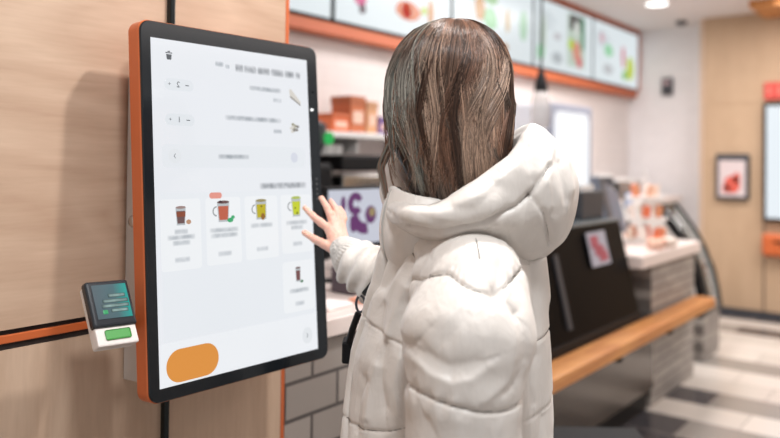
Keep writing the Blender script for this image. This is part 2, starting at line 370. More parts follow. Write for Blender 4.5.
obj('onion_picture', prism(B(), ell(.235, .243, .030, .032), -.0065, -.004), P1, d)
obj('onion_picture', prism(B(), ell(.240, .252, .016, .016), -.0085, -.0065), P2, d)
obj('onion_picture', prism(B(), ring(.205, .26, .085, .045, 3.4, 4.9), -.0062, -.004), P1, d)
obj('onion_picture', prism(B(), ell(.140, .215, .018, .03), -.0068, -.004), P1, d)
obj('stand', box(B(), .18, .24, .02, .06, .0, .2, .004), M_blackm, t)
obj('foot', box(B(), .12, .30, -.04, .12, .0, .012, .004), M_blackm, t)
t = thing('card_printer', 'small dark device standing on the worktop below the onion monitor', 'printer', (1.845, 1.58, .938))
obj('body', box(B(), 0, .12, 0, .10, 0, .085, .008), mat('purple_grey', (78, 66, 74), .4), t)
obj('paper_slot', box(B(), .02, .10, .02, .03, .083, .088), M_blackm, t)
for k, (x, y, sx, sy, c, lb) in enumerate(((1.60, 1.46, .12, .09, (246, 240, 238), 'white tray of leaflets at the front of the white worktop'), (1.76, 1.45, .10, .07, (232, 168, 140), 'small pink leaflet stack on the white worktop'))):
    t = thing('leaflet_stack', lb, 'leaflets', (x, y, .938), .1)
    obj('paper', box(B(), 0, sx, 0, sy, 0, .012, .002), mat('leaf%d' % k, c, .6), t)
    obj('top_sheet', box(B(), .01, sx - .01, .01, sy - .01, .012, .014), mat('leaftop%d' % k, tuple(min(255, v + 8) for v in c), .6), t)

# back counter and shelf
t = thing('back_counter', 'pale back counter against the kitchen wall behind the worktop', 'counter', (2.0, 2.35, 0))
obj('carcass', box(B(), 0, 2.6, 0, .52, 0, .86), M_white, t); obj('top', box(B(), -.01, 2.61, -.02, .52, .86, .9, .003), M_worktop, t)
t = thing('wall_shelf', 'white shelf on the kitchen wall holding orange boxes', 'shelf', (2.35, 2.55, 1.49))
obj('board', box(B(), 0, 1.4, 0, .33, 0, .03, .003), M_white, t)
for x in (.1, .7, 1.3): obj('bracket', box(B(), x, x + .02, .05, .33, -.08, 0), M_white, t)
for k, (x, wd, h, c, lb) in enumerate(((2.86, .13, .09, (226, 118, 74), 'low bright orange carton, leftmost on the white wall shelf'), (3.0, .12, .19, (196, 112, 72), 'tall brown orange carton on the white wall shelf'),
                                       (3.135, .09, .17, (214, 160, 120), 'tall tan carton beside the brown orange one'), (3.24, .1, .09, (120, 90, 150), 'small purple carton, rightmost on the wall shelf'))):
    t = thing('carton', lb, 'carton', (x, 2.6, 1.522), 0, 'cartons on the wall shelf')
    obj('box', box(B(), 0, wd, 0, .14, 0, h, .004), mat('carton%d' % k, c, .6), t)
    obj('lid', box(B(), -.003, wd + .003, -.003, .143, h * .8, h + .004, .002), mat('cartonlid%d' % k, tuple(int(v * .9) for v in c), .6), t)
    obj('front_print', box(B(), .02, wd - .02, -.002, .0, h * .25, h * .6), mat('cartonprint', (236, 200, 180), .6), t)
t = thing('coffee_machine', 'black and steel coffee machine on the back counter', 'coffee machine', (2.72, 2.42, .9))
obj('body', box(B(), 0, .42, .08, .38, .0, .40, .012), M_dark, t)
obj('top_hood', box(B(), -.01, .43, -.02, .38, .42, .50, .012), M_blackm, t)
obj('steel_band', box(B(), .01, .41, -.01, .1, .34, .40, .005), M_chrome, t)
for x in (.08, .27): obj('brew_head', lathe(B(), [(.03, .22), (.035, .27), (.03, .335)], x + .03, .03, 16), M_chrome, t)
obj('drip_tray', box(B(), 0, .42, -.04, .12, .0, .03, .003), M_blackm, t)
for k, x in enumerate((.05, .12, .19)): obj('cup_stack', lathe(B(), [(.028, .501), (.036, .55)], x, .2, 14), M_white, t)
t = thing('coffee_grinder', 'black grinder with round green light behind the kiosk edge', 'grinder', (2.50, 2.40, .9))
obj('body', box(B(), 0, .15, 0, .2, 0, .46, .02), M_blackm, t)
obj('hopper', lathe(B(), [(.05, .461), (.085, .55), (.09, .64), (.06, .66)], .075, .1, 20), M_dark, t)
bm = B(); prism(bm, ell(.1, .575, .03, .03), -.02, -.008); obj('green_light', bm, emi('green_led', (30, 190, 90), .8), t)
t = thing('milk_fridge', 'small dark appliance with a pale label at right of the coffee machine', 'appliance', (3.2, 2.42, .9))
obj('body', box(B(), 0, .26, 0, .3, 0, .34, .015), M_blackm, t); obj('panel', box(B(), .03, .2, -.004, .001, .16, .28), mat('pale_green', (150, 170, 160), .5), t)
obj('door', box(B(), .015, .245, -.01, .0, .02, .14, .003), M_dark, t)

# lit drinks fridge
t = thing('drinks_fridge', 'tall brightly lit drinks fridge behind the hood of the white jacket', 'fridge', (4.88, 2.38, 0))
obj('cabinet', box(B(), 0, .70, .02, .48, 0, 1.80, .02, 3), mat('fridge_grey', (206, 210, 218), .4), t)
d = obj('door', box(B(), .0, .70, -.03, .018, .1, 1.80, .015, 3), mat('fridge_frame', (142, 148, 164), .4), t)
obj('lit_interior', prism(B(), rrect(.03, .63, .16, 1.745, .08), -.035, -.0305), emi('fridge_light', (250, 252, 255), 1.0), d)
obj('handle', box(B(), .63, .65, -.055, -.03, .7, 1.1, .004), M_chrome, d)
t = thing('wall_poster', 'small red orange poster on the kitchen wall left of the pendant lamp', 'poster', (4.98, 2.85, 1.62))
obj('sheet', box(B(), 0, .36, 0, .02, 0, .17, .002), mat('poster_red', (216, 84, 62), .6, noise=.15, nscale=20), t)
obj('border', box(B(), .02, .34, -.002, .0, .02, .05), mat('poster_light', (236, 150, 120), .6), t)

# pendant lamp
t = thing('pendant_lamp', 'glass pendant lamp on a black cord hanging beside the hood', 'lamp', (4.40, 2.2, 1.55))
obj('cord', lathe(B(), [(.008, .42), (.008, 1.209)], 0, 0, 8), M_blackm, t)
obj('socket', lathe(B(), [(.045, .28), (.04, .33), (.02, .40), (.01, .43)], 0, 0, 20), M_blackm, t)
obj('lamp_shade', lathe(B(), [(.045, .04), (.062, .06), (.066, .14), (.058, .22), (.042, .28)], 0, 0, 24), mat('smoked_glass', (196, 192, 190), .1, alpha=.45), t, True)

# coffee station to the right
t = thing('prep_counter', 'white kitchen counter by the end wall behind the till', 'counter', (5.70, 2.30, 0))
obj('carcass', box(B(), 0, 1.95, 0, .56, 0, 1.02), M_white, t); obj('top', box(B(), 0, 1.95, -.02, .56, 1.02, 1.06, .003), M_worktop, t)
obj('splash_shelf', box(B(), .05, 1.9, .3, .52, 1.20, 1.22), M_white, t)
for x in (.1, 1.8): obj('shelf_post', box(B(), x, x + .03, .35, .40, 1.06, 1.2), M_chrome, t)
for k, (x, h, c) in enumerate(((5.80, .20, (96, 72, 70)), (5.92, .15, (150, 80, 80)), (6.02, .12, (120, 110, 108)))):
    t = thing('syrup_bottle', ['tall dark brown', 'reddish', 'short grey'][k] + ' bottle on the white shelf right of the lit fridge', 'bottle', (x, 2.70, 1.221), 0, 'bottles on the splash shelf')
    obj('glass_body', lathe(B(), [(.035, 0), (.036, h * .6), (.014, h * .75), (.013, h)], 0, 0, 16), mat('bottle%d' % k, c, .3), t, True)
    obj('cap', lathe(B(), [(.017, h), (.017, h + .02)], 0, 0, 12), M_blackm, t)
for k, (x, lb) in enumerate(((5.75, 'grey blender base left on the prep counter'), (6.15, 'grey steel dispenser on the prep counter right of the lit fridge'))):
    t = thing('dispenser', lb, 'appliance', (x, 2.34, 1.061))
    obj('body', box(B(), 0, .26, 0, .22, 0, .20 - .04 * k, .01), M_dark if k == 0 else M_chrome, t)
    obj('lid', box(B(), .01, .25, .01, .21, .20 - .04 * k, .22 - .04 * k, .004), M_white, t)
    obj('tap', tube(B(), [(.13, 0, .12), (.13, -.04, .12), (.13, -.05, .09)], .008), M_chrome, t)

# till screen
t = thing('till_monitor', 'big blue grey tilted till screen on the cashier counter', 'till', (4.22, 1.72, .873), 0)
TM = Matrix.Translation((.13, .0, .255)) @ Matrix.Rotation(.30, 4, 'Y') @ Matrix.Rotation(-.35, 4, 'X')
bm = B(); box(bm, -.16, .20, -.014, .022, -.13, .13, .01, mtx=TM); obj('screen_back', bm, mat('blue_grey_plastic', (104, 110, 124), .5), t)
bm = B(); box(bm, -.14, .18, .0221, .026, -.11, .11, .0, mtx=TM); obj('screen', bm, M_black, t)
bm = B(); box(bm, -.155, -.06, -.022, -.014, -.125, .125, .004, mtx=TM); obj('side_panel', bm, M_dark, t)
obj('neck', tube(B(), [(.1, .02, .01), (.1, .03, .12), (.12, .04, .24)], .025, 12), M_dark, t)
obj('foot', box(B(), .0, .2, -.06, .12, 0, .018, .005), M_blackm, t)
t = thing('till_printer', 'dark till printer on the black display case top', 'printer', (3.72, 1.62, 1.076))
obj('body', box(B(), 0, .30, 0, .2, 0, .15, .01), M_dark, t); obj('paper', box(B(), .05, .2, .02, .04, .15, .18), M_white, t)
obj('lid', box(B(), .01, .29, .05, .19, .15, .165, .004), M_blackm, t)

# tiered snack stand
t = thing('snack_stand', 'white tiered stand of snacks on the far cashier counter', 'stand', (4.66, 1.50, .873))
obj('pole', lathe(B(), [(.008, 0), (.008, .46)], .13, .16, 10), M_white, t)
for z, r in ((.0, .15), (.14, .13), (.27, .11)): obj('tier', lathe(B(), [(r, z), (r + .01, z + .012), (r + .012, z + .02), (.01, z + .014)], .13, .16, 24), M_white, t)
rnd = random.Random(5)
cols = [(232, 122, 84), (238, 216, 200), (226, 150, 110), (244, 232, 224), (240, 190, 160)]
cn = ['orange', 'cream', 'apricot', 'white', 'peach']
tn = ['lowest', 'middle', 'top']; ti = 0
for z, r, n in ((.022, .11, 8), (.162, .09, 6), (.292, .07, 5)):
    for k in range(n):
        a = 2 * PI * k / n + z * 9; c = (k * 2 + ti) % 5
        bm = B(); box(bm, -.025, .025, -.012, .012, 0, .075, .008)
        p = obj('wrapped_biscuit', bm, mat('biscuit%d' % c, cols[c], .45)); p.location = (4.79 + r * math.cos(a), 1.66 + r * math.sin(a), .873 + z); p.rotation_euler = (.1, .1, a + PI / 2)
        tag(p, '%s wrapped biscuit on the %s tier of the snack stand, %s side' % (cn[c], tn[ti], ['far right', 'wall', 'far left', 'left', 'front left', 'front', 'front right', 'right'][int(((a % (2 * PI)) + PI / 8) / (PI / 4)) % 8]), 'biscuit', 'biscuits on the tiered stand')
    ti += 1
for k, (x, y) in enumerate(((4.42, 1.47), (4.53, 1.50), (4.60, 1.45))):
    bm = B(); lathe(bm, [(.03, 0), (.05, .02), (.052, .05), (.045, .055)], 0, 0, 18)
    p = obj('snack_cup', bm, mat('snack_cup%d' % k, [(236, 196, 176), (228, 130, 90), (240, 226, 214)][k], .5)); p.location = (x, y, .873)
    tag(p, ['peach', 'orange', 'cream'][k] + ' snack cup at the front of the cashier counter', 'cup', 'cups on the cashier counter')
t = thing('payment_stand', 'small blue white payment reader near the black curved frame', 'card reader', (5.02, 1.85, .873))
obj('post', lathe(B(), [(.03, 0), (.012, .01), (.012, .2)], 0, 0, 14), M_dark, t)
bm = B(); box(bm, -.05, .05, -.01, .01, .2, .30, .006); obj('reader', bm, mat('bluewhite', (176, 196, 226), .4), t)
obj('bezel', box(B(), -.055, .055, .01, .016, .195, .305, .003), M_dark, t)

# ------------------------------------------------------------------ on the far walls
t = thing('wall_speaker', 'small black sensor box high on the white tiled end wall', 'sensor', (7.76, 2.42, 2.07))
obj('body', box(B(), 0, .04, 0, .11, 0, .18, .01), M_dark, t); obj('status_patch', box(B(), -.003, .0, .03, .09, .11, .15), mat('patch_pink', (200, 170, 176), .5), t)
t = thing('picture_frame', 'dark framed picture with a red print on the pale wood wall', 'picture', (7.40, 1.62, 1.05))
obj('frame', box(B(), .0, .05, 0, .285, 0, .42, .006), M_dark, t)
obj('print', box(B(), -.004, .0, .028, .257, .03, .36), mat('print_bg', (212, 196, 196), .6), t)
for (y, z, ry, rz) in ((.14, .14, .07, .08), (.10, .2, .03, .05), (.19, .1, .03, .04)):
    obj('print_shape', prism(B(), ell(y, z, ry, rz), -.008, -.004, plane='yz'), mat('print_red', (214, 92, 76), .6), t)
t = thing('order_kiosk', 'far white order screen in a black frame on the pale wood wall', 'kiosk', (7.36, 1.00, .87))
obj('housing', box(B(), .02, .085, .0, .5, 0, 1.06, .01), M_blackm, t)
obj('display', box(B(), .012, .02, .03, .47, .03, 1.03, .0), emi('far_screen', (232, 240, 246), 1.0), t)
t = thing('wall_bin', 'orange box fixed under the far order screen', 'box', (7.34, 1.02, .56))
obj('body', box(B(), 0, .105, 0, .48, 0, .20, .03, 4), M_orange, t); obj('slot', box(B(), -.003, .004, .1, .38, .12, .14), M_blackm, t)
t = thing('wall_sign', 'red sign on the pale wood wall above the far order screen', 'sign', (7.42, 1.08, 1.96))
obj('plate', box(B(), 0, .03, 0, .42, 0, .155, .004), mat('sign_red', (206, 70, 60), .5), t)
bm = B()
for k in range(5): box(bm, -.004, .0, .04 + .08 * k, .07 + .08 * k, .04, .12)
obj('strokes', bm, mat('sign_stroke', (226, 120, 104), .5), t)
t = thing('ceiling_spotlight', 'round recessed spotlight in the white ceiling right of the menu screens', 'ceiling light', (6.50, 2.16, CEIL - .012))
obj('rim', lathe(B(), [(.11, 0), (.12, .012)], 0, 0, 28), M_white, t); obj('lens', lathe(B(), [(.085, -.004), (.09, .0)], 0, 0, 28), emi('spot_white', (255, 255, 252), 3.), t)
t = thing('smoke_detector', 'small grey smoke detector on the ceiling by the end wall', 'smoke detector', (7.45, 2.24, CEIL - .045))
obj('body', lathe(B(), [(.03, 0), (.05, .015), (.055, .045)], 0, 0, 20), M_dark, t, True); obj('base_ring', lathe(B(), [(.062, .035), (.062, .045)], 0, 0, 20), M_housing, t)

# black storage box low in front of the case
t = thing('storage_box', 'black box standing on the floor in front of the steel case base', 'box', (2.44, 1.05, 0), -.93)
obj('body', box(B(), -.16, .17, -.32, .0, 0, .45, .012, 3), M_blackm, t); obj('lid', box(B(), -.168, .178, -.328, .008, .452, .475, .008), M_blackm, t)

# ------------------------------------------------------------------ THE KIOSK
K = thing('order_kiosk', 'large orange rimmed touch screen order kiosk on the wooden panel, being touched', 'kiosk')
KW, KH = .484, .75
yaw, tilt = -.03588, .075
Kx = Vector((math.cos(yaw), math.sin(yaw), 0)); Kn = Vector((-math.sin(yaw), math.cos(yaw), 0))
Kz = (math.sin(tilt) * Kn + math.cos(tilt) * Up).normalized(); Ky = Kz.cross(Kx).normalized()
MK = Matrix((Kx, Ky, Kz)).transposed().to_4x4(); MK.translation = (.85986, 1.24261, .90135)
K.matrix_world = MK
# local: x right, y into the wall, z up; front glass at y=0
def rim_shell(bm, y0, y1, x0, x1, z0, z1, r, bev):
    a = rrect(x0 + bev, x1 - bev, z0 + bev, z1 - bev, r - bev); b = rrect(x0, x1, z0, z1, r)
    rings = []
    for pts, y in ((a, y0), (b, y0 + bev), (b, y1)): rings.append([bm.verts.new((p[0], y, p[1])) for p in pts])
    for p, q in zip(rings, rings[1:]):
        for k in range(len(p)): bm.faces.new((p[k], p[(k + 1) % len(p)], q[(k + 1) % len(p)], q[k]))
    bm.faces.new(rings[0]); bm.faces.new(rings[-1][::-1]); return bm
obj('orange_rim', rim_shell(B(), .004, .040, -.002, KW + .002, -.002, KH + .002, .024, .003), M_orange, K)
obj('bezel', rim_shell(B(), 0, .006, .0, KW, 0, KH, .022, .0015), M_bezel, K)
scr = obj('screen', box(B(), .022, .449, -.0008, .001, .026, .716), M_scr, K)
tag(scr, 'bright white touch screen display')
mm = .001
BG = (240, 243, 248)
def ui(name, pts, m, lay=1, parent=scr):
    bm = B(); y = -.0008 - .00025 * lay
    return obj(name, prism(bm, [(p[0] * mm, p[1] * mm) for p in pts], y, y + .0002), m, parent)
def rr_(x0, x1, z0, z1, r): return rrect(x0, x1, z0, z1, r)
T_lt = soft('soft_light_text', (168, 176, 184), BG); T_dk = soft('soft_dark_text', (116, 122, 130), BG); T_md = soft('soft_mid_text', (150, 158, 166), BG)
G_ = emi('ui_glyph', (92, 98, 104), .8); Wt = emi('ui_card', (244, 247, 250), .93); Pn = emi('ui_panel', (236, 240, 245), .92); Pl = emi('ui_pill', (231, 236, 241), .92)
Or = emi('ui_orange', (242, 160, 74), .80)
# trash bin
ui('delete_icon', [(58, 675), (68, 675), (69.5, 686), (56.5, 686)], G_)
ui('delete_icon', [(55, 688), (71, 688), (71, 690), (55, 690)], G_); ui('delete_icon', rr_(60, 66, 690.5, 693, 1), G_)
def glyph(txt, x, z, size, m, name, lay=2):
    cu = bpy.data.curves.new('t', 'FONT'); cu.body = txt; cu.size = size * mm; cu.align_x = 'CENTER'; cu.align_y = 'CENTER'; cu.extrude = .0001
    o = bpy.data.objects.new('t', cu); COL.objects.link(o)
    me = bpy.data.meshes.new_from_object(o.evaluated_get(bpy.context.evaluated_depsgraph_get())); bpy.data.objects.remove(o)
    me.transform(Matrix.Translation((x * mm, -.0008 - .00025 * lay, z * mm)) @ Matrix.Rotation(PI / 2, 4, 'X') @ Matrix.Scale(-1, 4, (1, 0, 0)))
    me.flip_normals()
    return link(name, me, m, scr)
for (z, d_) in ((625, '2'), (553, '1')):
    ui('quantity_pill', rr_(50, 120, z - 12, z + 12, 11), Pl)
    glyph('+', 62, z, 12, G_, 'plus_sign'); glyph(d_, 83, z, 17, G_, 'quantity_digit'); ui('minus_sign', [(100, z - .8), (109, z - .8), (109, z + 1), (100, z + 1)], G_, 2)
# blurred headings / lines
def line(x0, x1, z, h, m, name='text_line', lay=1):
    h *= 1.6
    return ui(name, [(x0, z - h / 2), (x1, z - h / 2), (x1, z + h / 2), (x0, z + h / 2)], m, lay)
for (a, b_) in ((232, 252), (256, 290), (294, 330), (334, 372), (376, 405), (411, 424)): line(a - 2, b_ + 2, 675.5, 13, T_dk, 'heading_word')
line(176, 200, 679, 9, T_lt, 'heading_word'); line(203, 216, 676, 8, T_lt, 'heading_word')
line(266, 365, 634, 9, T_md); line(336, 364, 611, 8, T_lt)
line(196, 362, 564, 9, T_md); line(334, 361, 539, 8, T_lt)
# pictures of the ordered food
Fd1 = emi('ui_food_cream', (226, 222, 214), .85); Fd2 = emi('ui_food_line', (150, 146, 140), .8); Fd3 = emi('ui_food_olive', (176, 172, 150), .8)
ui('cake_picture', [(388, 640), (394, 641), (424, 612), (422, 604), (390, 622)], Fd1, 1); ui('cake_picture', [(390, 621), (422, 603), (423, 606), (391, 625)], Fd2, 2)
for k in range(9):
    a = k * 2.4; rr0 = 3.6 * math.sqrt(k)
    ui('biscuit_picture', ell(399 + rr0 * math.cos(a) * 1.2, 549 + rr0 * math.sin(a), 5, 3.6, 10), (Fd3, Fd1, Fd2)[k % 3], 1 + k % 3)
# list row
ui('list_row', rr_(40, 432, 455, 503, 12), Pn, 1)
def chev(x, z, s_, dirx, lay=3): ui('chevron', [(x - dirx * s_ * .5, z + s_), (x - dirx * s_ * .2, z + s_), (x + dirx * s_ * .5, z), (x - dirx * s_ * .2, z - s_), (x - dirx * s_ * .5, z - s_), (x + dirx * s_ * .2, z)], G_, lay)
ui('round_button', ell(70, 479, 15, 15, 28), emi('ui_round', (238, 242, 246), .88), 2); chev(70, 479, 5, -1)
T_row = soft('soft_row_text', (150, 158, 166), (236, 240, 245), .92)
line(176, 262, 479, 8, T_row, lay=2); ui('row_icon', ell(396, 479, 11, 12, 24), emi('ui_round2', (226, 230, 242), .86), 2)
line(286, 434, 414, 11, T_dk, 'section_heading')
# lower shaded panel and footer
ui('list_panel', rr_(32, 440, 112, 404, 4), emi('ui_panel2', (237, 241, 246), .93), 0.5)
def card(x0, x1, z0, z1): return ui('product_card', rr_(x0, x1, z0, z1, 7), Wt, 1)
T_c = soft('soft_card_text', (176, 183, 190), (244, 247, 250), .93); T_c2 = soft('soft_card_price', (190, 196, 203), (244, 247, 250), .93)
def texts(cx, ws, z):
    for k, w_ in enumerate(ws): line(cx - w_ / 2, cx + w_ / 2, z - 11 * k, 8, T_c, 'product_text', 2)
Glass = emi('ui_cup_glass', (196, 202, 206), .84)
def cup(cx, cz, w_, h_, c, top=None, handle=True, taper=.8, sw=None):
    ui('cup_picture', [(cx - w_ / 2, cz + h_ / 2), (cx + w_ / 2, cz + h_ / 2), (cx + w_ / 2 * taper, cz - h_ / 2), (cx - w_ / 2 * taper, cz - h_ / 2)], Glass, 2)
    ui('drink_picture', [(cx - w_ * .42, cz + h_ * .3), (cx + w_ * .42, cz + h_ * .3), (cx + w_ * .42 * taper, cz - h_ * .4), (cx - w_ * .42 * taper, cz - h_ * .4)], emi('ui_d_%d_%d_%d' % c, c, .8), 3)
    ui('rim_picture', ell(cx, cz + h_ / 2, w_ / 2, h_ * .08, 18), emi('ui_t_%d_%d_%d' % (top or c), top or c, .75), 4)
    if handle: ui('handle_picture', ring(cx - w_ / 2 - 1, cz + 2, 11, 8, PI / 2, 1.5 * PI), emi('ui_handle', (165, 170, 172), .8), 2)
card(33, 128, 249, 392); card(141, 232, 251, 392); card(244, 338, 253, 392); card(349, 444, 257, 392); card(347, 444, 122, 238)
cup(80, 357, 24, 36, (120, 92, 92), (176, 150, 146), False); ui('drink_picture', [(69, 366), (91, 366), (90, 356), (70, 356)], emi('ui_brown', (150, 82, 60), .8), 5)
ui('nut_picture', ell(98, 345, 6, 5, 12), emi('ui_nut', (206, 160, 130), .8), 4)
cup(186, 361, 32, 42, (206, 104, 78), (116, 84, 84)); ui('mint_picture', ell(203, 343, 8, 5, 12), emi('ui_mint', (62, 184, 120), .8), 6); ui('mint_picture', ell(210, 349, 5, 4, 10), emi('ui_mint', (62, 184, 120), .8), 7)
ui('berry_picture', ell(178, 383, 5, 2.5, 10), emi('ui_berry', (70, 40, 50), .7), 8)
cup(290, 361, 31, 42, (206, 190, 30), (172, 160, 110), taper=.9); ui('fruit_picture', ell(294, 346, 6, 8, 10), emi('ui_fruit', (160, 110, 40), .8), 5); ui('berry_picture', ell(290, 369, 2, 2, 8), emi('ui_berry', (70, 40, 50), .7), 6)
cup(396, 363, 30, 44, (214, 226, 50), (196, 214, 100), taper=.75); ui('berry_picture', ell(398, 349, 2.6, 2.6, 8), emi('ui_berry', (70, 40, 50), .7), 5); ui('berry_picture', ell(392, 361, 2, 2, 8), emi('ui_berry', (70, 40, 50), .7), 5)
ui('promo_badge', rr_(151, 183, 390, 403, 6), emi('ui_badge', (242, 160, 146), .85), 3)
cup(394, 206, 16, 32, (130, 84, 84), (150, 130, 130), False); ui('mint_picture', ell(404, 190, 5, 3.5, 10), emi('ui_darkmint', (96, 140, 110), .8), 6)
texts(80, [34, 68, 44], 326); line(62, 100, 270, 8, T_c2, 'product_price', 2)
texts(187, [78, 74], 323); line(168, 206, 273, 8, T_c2, 'product_price', 2)
texts(290, [66], 327); line(272, 308, 275, 8, T_c2, 'product_price', 2)
texts(396, [70, 40], 327); line(380, 412, 278, 8, T_c2, 'product_price', 2)
texts(396, [64], 170); line(380, 412, 140, 8, T_c2, 'product_price', 2)
ui('footer_panel', [(24, 28), (447, 28), (447, 110), (24, 110)], emi('ui_footer', (243, 246, 250), .93), .7)
ui('order_button', rr_(37, 162, 30, 95, 32), Or, 2)
ui('round_button', ell(416, 63, 16, 19, 28), emi('ui_round', (238, 242, 246), .88), 1.6); chev(416, 63, 5, 1)
# bezel details, housing, lock
def kd(name, pts, m, y=-.0006): return obj(name, prism(B(), [(p[0] * mm, p[1] * mm) for p in pts], y, y + .0008), m, K)
kd('led_reflection', ell(461, 596, 5, 3.2, 14), emi('glint_white', (255, 255, 255), 1.6))  # glowing ellipse stands in for the sensor LED's reflection on the bezel
for k in range(5): kd('sensor_dot', ell(467, 428 - 12 * k, 1.6, 1.6, 8), M_chrome)
kd('camera_dot', ell(466, 640, 2.5, 2.5, 12), M_black)
hs = obj('wall_housing', prism(B(), [(.041, .02), (.174, .02), (.125, .655), (.041, .655)], .048, .430, plane='yz'), M_housing, K)
for k in range(7): obj('vent_slot', box(B(), .0474, .0486, .098, .120, .49 + .011 * k, .4935 + .011 * k), M_dark, hs)
lk = B(); lathe(lk, [(.0125, 0), (.0125, .005), (.009, .009)], 0, 0, 20); obj('lock', lk, M_chrome, hs, True, Matrix.Translation((.048, .118, .350)) @ Matrix.Rotation(-PI / 2, 4, 'Y'))

# card terminal on the kiosk's side
R_ = thing('card_terminal', 'tilted card payment terminal with black screen beside the kiosk edge', 'card terminal')
MR = Matrix.Rotation(-math.radians(30), 4, 'X') @ Matrix.Rotation(.05, 4, 'Y'); MR = MR @ Matrix.Scale(.94, 4); MR.translation = (.743, 1.232, 1.036); R_.matrix_world = MR
obj('body', box(B(), .004, .087, .006, .030, .0, .128, .005, 3), M_white, R_)
obj('lower_shell', box(B(), .002, .089, .0, .020, .0, .040, .003), mat('terminal_white', (232, 224, 220), .4), R_)
d = obj('screen_housing', box(B(), -.001, .092, -.006, .014, .036, .132, .006, 3), mat('terminal_black', (40, 44, 50), .25), R_)
m = bpy.data.materials.new('terminal_display'); m.use_nodes = True; nt = m.node_tree; b = nt.nodes['Principled BSDF']; b.inputs['Base Color'].default_value = (.02, .03, .035, 1); b.inputs['Roughness'].default_value = .15
tc = nt.nodes.new('ShaderNodeTexCoord'); sp = nt.nodes.new('ShaderNodeSeparateXYZ'); nt.links.new(tc.outputs['Generated'], sp.inputs[0])
rp = nt.nodes.new('ShaderNodeValToRGB'); e = rp.color_ramp.elements; e[0].position = .0; e[0].color = (.10, .13, .15, 1); e[1].position = 1; e[1].color = (.0, .42, .36, 1)
q = e.new(.6); q.color = (.08, .16, .18, 1)
nt.links.new(sp.outputs[0], rp.inputs[0]); nt.links.new(rp.outputs['Color'], b.inputs['Emission Color']); b.inputs['Emission Strength'].default_value = .8
obj('display', box(B(), .010, .083, -.0075, -.0055, .052, .122), m, d)
TW = soft('soft_terminal_text', (170, 205, 200), (22, 60, 62), .8)
for (x0, x1, z) in ((.040, .076, .098), (.026, .080, .087), (.022, .080, .077), (.040, .076, .067)):
    obj('display_line', box(B(), x0, x1, -.0083, -.0075, z - .0035, z + .0035), TW, d)
obj('display_mark', box(B(), .022, .032, -.0088, -.0075, .061, .069, .001), emi('term_green', (60, 190, 120), .7), d)
obj('green_label', box(B(), .020, .074, -.0015, .0005, .011, .031, .003), mat('label_green', (84, 160, 84), .5), R_)
obj('mount_arm', tube(B(), [(.06, .028, .06), (.10, .045, .055), (.128, .07, .05)], .010, 10), M_dark, R_)

# ------------------------------------------------------------------ SDF mesher
def cap(P, a, b, r1, r2, sy=1.):
    a = np.array(a, float); b = np.array(b, float); pa = P - a; ba = b - a
    h = np.clip(pa @ ba / (ba @ ba), 0, 1)
    return np.linalg.norm((pa - h[:, None] * ba) * np.array([1, sy, 1]), axis=1) - (r1 + (r2 - r1) * h)
def elps(P, c, r):
    q = (P - np.array(c)); r = np.array(r, float)
    k0 = np.linalg.norm(q / r, axis=1); k1 = np.linalg.norm(q / r ** 2, axis=1) + 1e-9
    return k0 * (k0 - 1) / k1
def smin(a, b, k):
    h = np.clip(.5 + .5 * (b - a) / k, 0, 1); return b * (1 - h) + a * h - k * h * (1 - h)
def smax(a, b, k): return -smin(-a, -b, k)
def chain(P, pts, k=.01, sy=1.):
    d = None
    for (p, r1), (q, r2) in zip(pts, pts[1:]):
        c = cap(P, p, q, r1, r2, sy); d = c if d is None else smin(d, c, k)
    return d
def vnoise(P, seed=0):
    i = np.floor(P); f = P - i; f = f * f * (3 - 2 * f); out = np.zeros(len(P))
    for dx in (0, 1):
        for dy in (0, 1):
            for dz in (0, 1):
                h = np.sin((i[:, 0] + dx) * 127.1 + (i[:, 1] + dy) * 311.7 + (i[:, 2] + dz) * 74.7 + seed * 53.3) * 43758.5453
                h = h - np.floor(h)
                out += h * (f[:, 0] if dx else 1 - f[:, 0]) * (f[:, 1] if dy else 1 - f[:, 1]) * (f[:, 2] if dz else 1 - f[:, 2])
    return out * 2 - 1
def grad(f, P, e=1e-3):
    g = np.stack([f(P + np.eye(3)[k] * e) - f(P - np.eye(3)[k] * e) for k in range(3)], 1)
    return g / (np.linalg.norm(g, axis=1)[:, None] + 1e-9)
